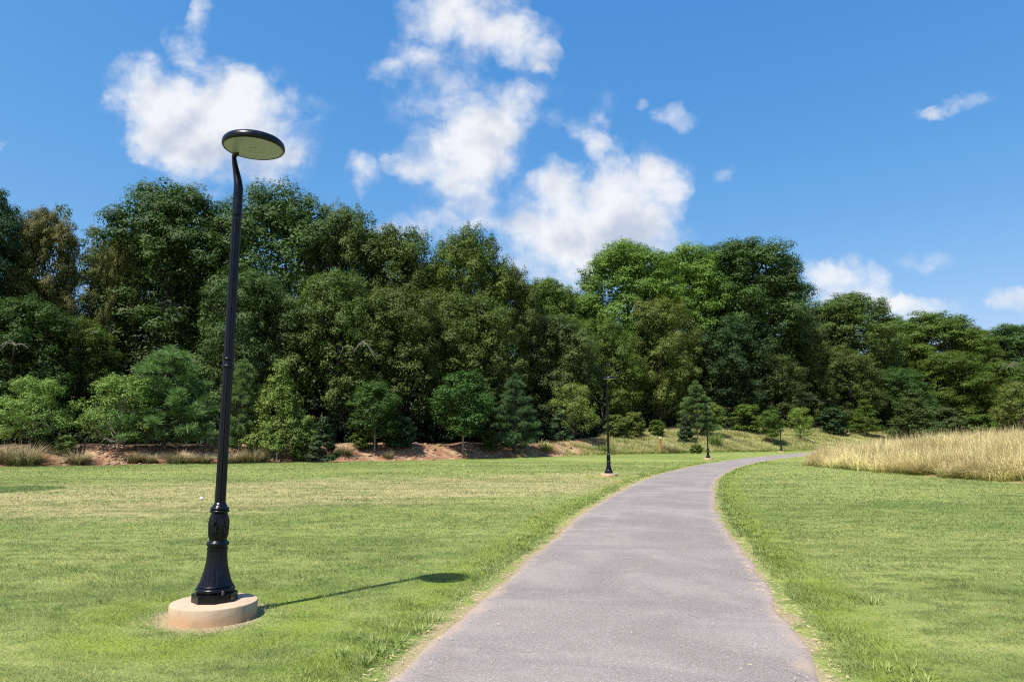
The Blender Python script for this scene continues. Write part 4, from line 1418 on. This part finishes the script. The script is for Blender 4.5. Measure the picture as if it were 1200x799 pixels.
# ------------------------------------------------------------------ sky
SUN_AZ = R(180 + 42)
SUN_EL = R(59.5)
CLOUDS = [
    # px, py, half width, half height, weight, tilt
    (238, 128, 76, 52, 1.0, 0), (160, 98, 34, 42, .95, 0), (300, 122, 40, 42, .8, 0), (215, 150, 60, 45, .8, 0), (285, 185, 74, 40, .82, 0), (190, 165, 40, 28, .5, 0),
    (214, 55, 20, 34, .75, .5), (232, 16, 14, 26, .7, 0), (345, 150, 30, 40, .28, 0),
    (540, 8, 70, 44, 1.1, 0), (600, 50, 56, 34, .95, 0), (490, 62, 42, 30, .55, .4), (455, 80, 22, 14, .5, 0), (520, 80, 40, 26, .4, 0), (640, 66, 22, 18, .6, 0),
    (562, 140, 54, 46, 1.05, 0), (540, 175, 58, 44, 1.0, 0), (555, 222, 58, 40, .75, 0), (505, 262, 52, 20, .7, 0), (588, 180, 28, 34, .5, 0), (590, 256, 40, 14, .34, 0), (450, 270, 30, 12, .5, 0),
    (690, 152, 24, 28, .72, 0), (708, 180, 26, 30, .7, 0), (652, 214, 28, 26, .7, 0), (695, 250, 84, 52, .95, 0), (745, 230, 48, 44, .85, 0), (778, 205, 24, 30, .7, 0), (650, 292, 66, 48, 1.0, 0), (735, 290, 70, 42, .62, 0),
    (648, 132, 18, 16, .30, 0),
    (427, 199, 22, 20, .75, -.3), (470, 188, 26, 15, .5, -.6), (485, 205, 14, 14, .4, 0),
    (795, 135, 26, 12, .5, 0), (754, 125, 9, 9, .4, 0), (845, 196, 16, 10, .36, 0), (1122, 124, 46, 11, .62, .28), (985, 326, 50, 27, 1.0, 0), (960, 318, 24, 20, .6, 0), (1078, 360, 46, 17, 1.0, 0),
    (1188, 347, 32, 16, .8, 0), (1085, 303, 36, 11, .36, 0), (0, 172, 9, 8, .5, 0), (1010, 345, 40, 16, .6, 0), (612, 118, 26, 26, .30, .4), (474, 118, 26, 34, .26, .3), (370, 125, 22, 16, .26, 0), (345, 188, 18, 12, .30, 0), (764, 190, 16, 26, .34, 0), (625, 100, 30, 14, .26, 0), (700, 120, 22, 16, .24, 0), (500, 120, 30, 18, .24, 0), (1040, 350, 24, 10, .5, 0),
]


BELLIES = [(290, 190, 70, 34, .9, 0), (225, 170, 50, 20, .4, 0), (712, 300, 76, 40, .9, 0), (748, 262, 40, 34, .5, 0), (560, 252, 64, 22, .8, 0), (596, 215, 24, 36, .6, 0),
           (470, 80, 40, 20, .5, 0), (520, 76, 30, 18, .5, 0), (985, 345, 50, 14, .6, 0), (1085, 372, 50, 12, .5, 0), (435, 205, 16, 14, .4, 0)]


def build_world():
    w = bpy.data.worlds.new('World'); sc.world = w; w.use_nodes = True
    nt = w.node_tree; nt.nodes.clear(); k = NT(nt)
    sky = k.n('ShaderNodeTexSky'); sky.sky_type = 'NISHITA'; sky.sun_disc = False
    sky.sun_elevation = SUN_EL; sky.sun_rotation = SUN_AZ
    sky.altitude = 300; sky.air_density = 1.0; sky.dust_density = 1.1; sky.ozone_density = 2.2
    hs = k.n('ShaderNodeHueSaturation'); hs.inputs['Saturation'].default_value = SKY_SAT; hs.inputs['Value'].default_value = SKY_VAL
    nt.links.new(sky.outputs[0], hs.inputs['Color'])
    s3 = k.n('ShaderNodeSeparateColor'); nt.links.new(hs.outputs[0], s3.inputs[0])
    c3 = k.n('ShaderNodeCombineColor')
    for ch, (gain, pw) in enumerate(SKY_CURVE):
        k.put(c3.inputs[ch], k.math('MULTIPLY', k.math('POWER', k.math('MAXIMUM', s3.outputs[ch], 1e-4), pw), gain))
    skyc = c3.outputs[0]
    d = k.n('ShaderNodeTexCoord').outputs['Generated']
    sep = k.n('ShaderNodeSeparateXYZ'); nt.links.new(d, sep.inputs[0])
    dy = k.math('MAXIMUM', sep.outputs[1], .08)
    qx = k.math('DIVIDE', sep.outputs[0], dy); qz = k.math('DIVIDE', sep.outputs[2], dy)
    q = k.n('ShaderNodeCombineXYZ'); k.put(q.inputs[0], qx); k.put(q.inputs[1], qz)
    # ragged edges: push the coordinates about with noise
    nz = k.n('ShaderNodeTexNoise'); nt.links.new(q.outputs[0], nz.inputs['Vector'])
    nz.inputs['Scale'].default_value = 9; nz.inputs['Detail'].default_value = 5; nz.inputs['Roughness'].default_value = .55
    wv = k.vmath('MULTIPLY', k.vmath('SUBTRACT', nz.outputs['Color'], (.5, .5, .5)), (.075, .075, 0))
    nz2 = k.n('ShaderNodeTexNoise'); nt.links.new(q.outputs[0], nz2.inputs['Vector'])
    nz2.inputs['Scale'].default_value = 34; nz2.inputs['Detail'].default_value = 5; nz2.inputs['Roughness'].default_value = .6
    wv2 = k.vmath('MULTIPLY', k.vmath('SUBTRACT', nz2.outputs['Color'], (.5, .5, .5)), (.030, .030, 0))
    qq = k.vmath('ADD', k.vmath('ADD', q.outputs[0], wv), wv2)
    def blobs(lst, f):
      tot = None
      for px, py, rx, ry, wt, tilt in lst:
        cx, cz = slope_of(px, py)
        mp = k.n('ShaderNodeMapping'); mp.vector_type = 'TEXTURE'
        mp.inputs['Location'].default_value = (cx, cz, 0)
        mp.inputs['Rotation'].default_value = (0, 0, tilt)
        mp.inputs['Scale'].default_value = (rx / FPX * f, ry / FPX * f, 1)
        nt.links.new(qq, mp.inputs['Vector'])
        dt = k.n('ShaderNodeVectorMath', operation='DOT_PRODUCT')
        nt.links.new(mp.outputs[0], dt.inputs[0]); nt.links.new(mp.outputs[0], dt.inputs[1])
        b = k.math('SUBTRACT', 1.0, dt.outputs['Value'], clamp=True)
        b = k.math('MULTIPLY', b, wt)
        tot = b if tot is None else k.math('ADD', tot, b)
      return tot
    tot = blobs(CLOUDS, 1.34)
    shade = blobs(BELLIES, 1.3)
    # billows
    fb = k.noise(q.outputs[0], 15, 9, .58, .3)
    fb2 = k.noise(q.outputs[0], 38, 6, .6)
    t2 = k.math('POWER', k.math('MAXIMUM', tot, 0.0001), .8)
    dens = k.math('ADD', t2, k.math('MULTIPLY', k.math('SUBTRACT', fb, .53), 2.15))
    dens = k.math('ADD', dens, k.math('MULTIPLY', k.math('SUBTRACT', fb2, .5), .50))
    dens = k.math('MULTIPLY', dens, k.ss(tot, .02, .30))
    alpha = k.ss(dens, .02, 1.42)
    alpha = k.math('POWER', alpha, 1.05)
    alpha = k.math('MULTIPLY', alpha, k.ss(sep.outputs[1], .05, .15))
    # thickness and a coarse noise grey the bellies
    fo = k.noise(k.vmath('ADD', q.outputs[0], (-.014, .030, 0)), 13, 4, .5, .3)
    fr = k.noise(q.outputs[0], 13, 4, .5, .3)
    rel = k.math('SUBTRACT', fo, fr)                     # denser towards the sun: this side is shaded
    sh = k.noise(k.vmath('ADD', q.outputs[0], (.012, -.03, 0)), 8, 4, .55)
    thick = k.ss(dens, .55, 1.7)
    g = k.math('MULTIPLY', thick, k.ss(sh, .38, .66))
    g = k.math('ADD', k.math('MULTIPLY', g, .38), k.math('MULTIPLY', rel, 2.4))
    g = k.math('ADD', g, k.math('MULTIPLY', k.ss(shade, 0.0, 1.15), .62), clamp=True)
    cc = k.mix(g, CLOUD_HI, CLOUD_LO)
    veil = k.math('MULTIPLY', k.math('MULTIPLY', k.ss(tot, .0, .55), k.ss(fb, .36, .62)), .42)
    al = k.math('MAXIMUM', k.math('MULTIPLY', alpha, .95), veil)
    fin = k.mix(al, skyc, cc)
    bg = k.n('ShaderNodeBackground'); bg.inputs['Strength'].default_value = SKY_STR
    nt.links.new(fin, bg.inputs['Color'])
    o = k.n('ShaderNodeOutputWorld'); nt.links.new(bg.outputs[0], o.inputs['Surface'])
    w.cycles.sampling_method = 'MANUAL'; w.cycles.sample_map_resolution = 512


SKY_STR = .10
SKY_SAT = 1.0
SKY_VAL = 1.0
SKY_CURVE = ((.47, 1.42), (1.14, .74), (2.50, .40))
CLOUD_HI = (5.2, 5.25, 5.35)
CLOUD_LO = (3.1, 3.45, 4.15)


def build_sun():
    l = bpy.data.lights.new('sun', 'SUN'); l.energy = 4.4; l.angle = R(.55); l.color = (1.0, .955, .88)
    o = bpy.data.objects.new('sun', l); COL.objects.link(o)
    v = Vector((math.sin(SUN_AZ) * math.cos(SUN_EL), math.cos(SUN_AZ) * math.cos(SUN_EL), math.sin(SUN_EL)))
    o.rotation_euler = v.to_track_quat('Z', 'Y').to_euler()
    o.location = v * 60


build_world()
build_sun()
build_ground()
build_path()
build_lamps()
build_lawn_blades()
build_clippings()
build_field()
build_meadow()
build_understory()
build_trees()
build_small()

sc.view_settings.view_transform = 'Standard'
sc.view_settings.look = 'None'
sc.view_settings.exposure = 0.86
sc.view_settings.gamma = 1.0
sc.view_settings.use_curve_mapping = False
cy = sc.cycles
cy.max_bounces = 5; cy.diffuse_bounces = 3; cy.glossy_bounces = 2; cy.transmission_bounces = 3; cy.transparent_max_bounces = 4
cy.caustics_reflective = False; cy.caustics_refractive = False
cy.use_denoising = False
cy.pixel_filter_type = 'BLACKMAN_HARRIS'; cy.filter_width = 1.15
try:
    cy.denoiser = 'OPENIMAGEDENOISE'; cy.denoising_input_passes = 'RGB_ALBEDO_NORMAL'; cy.denoising_prefilter = 'ACCURATE'
except Exception: pass
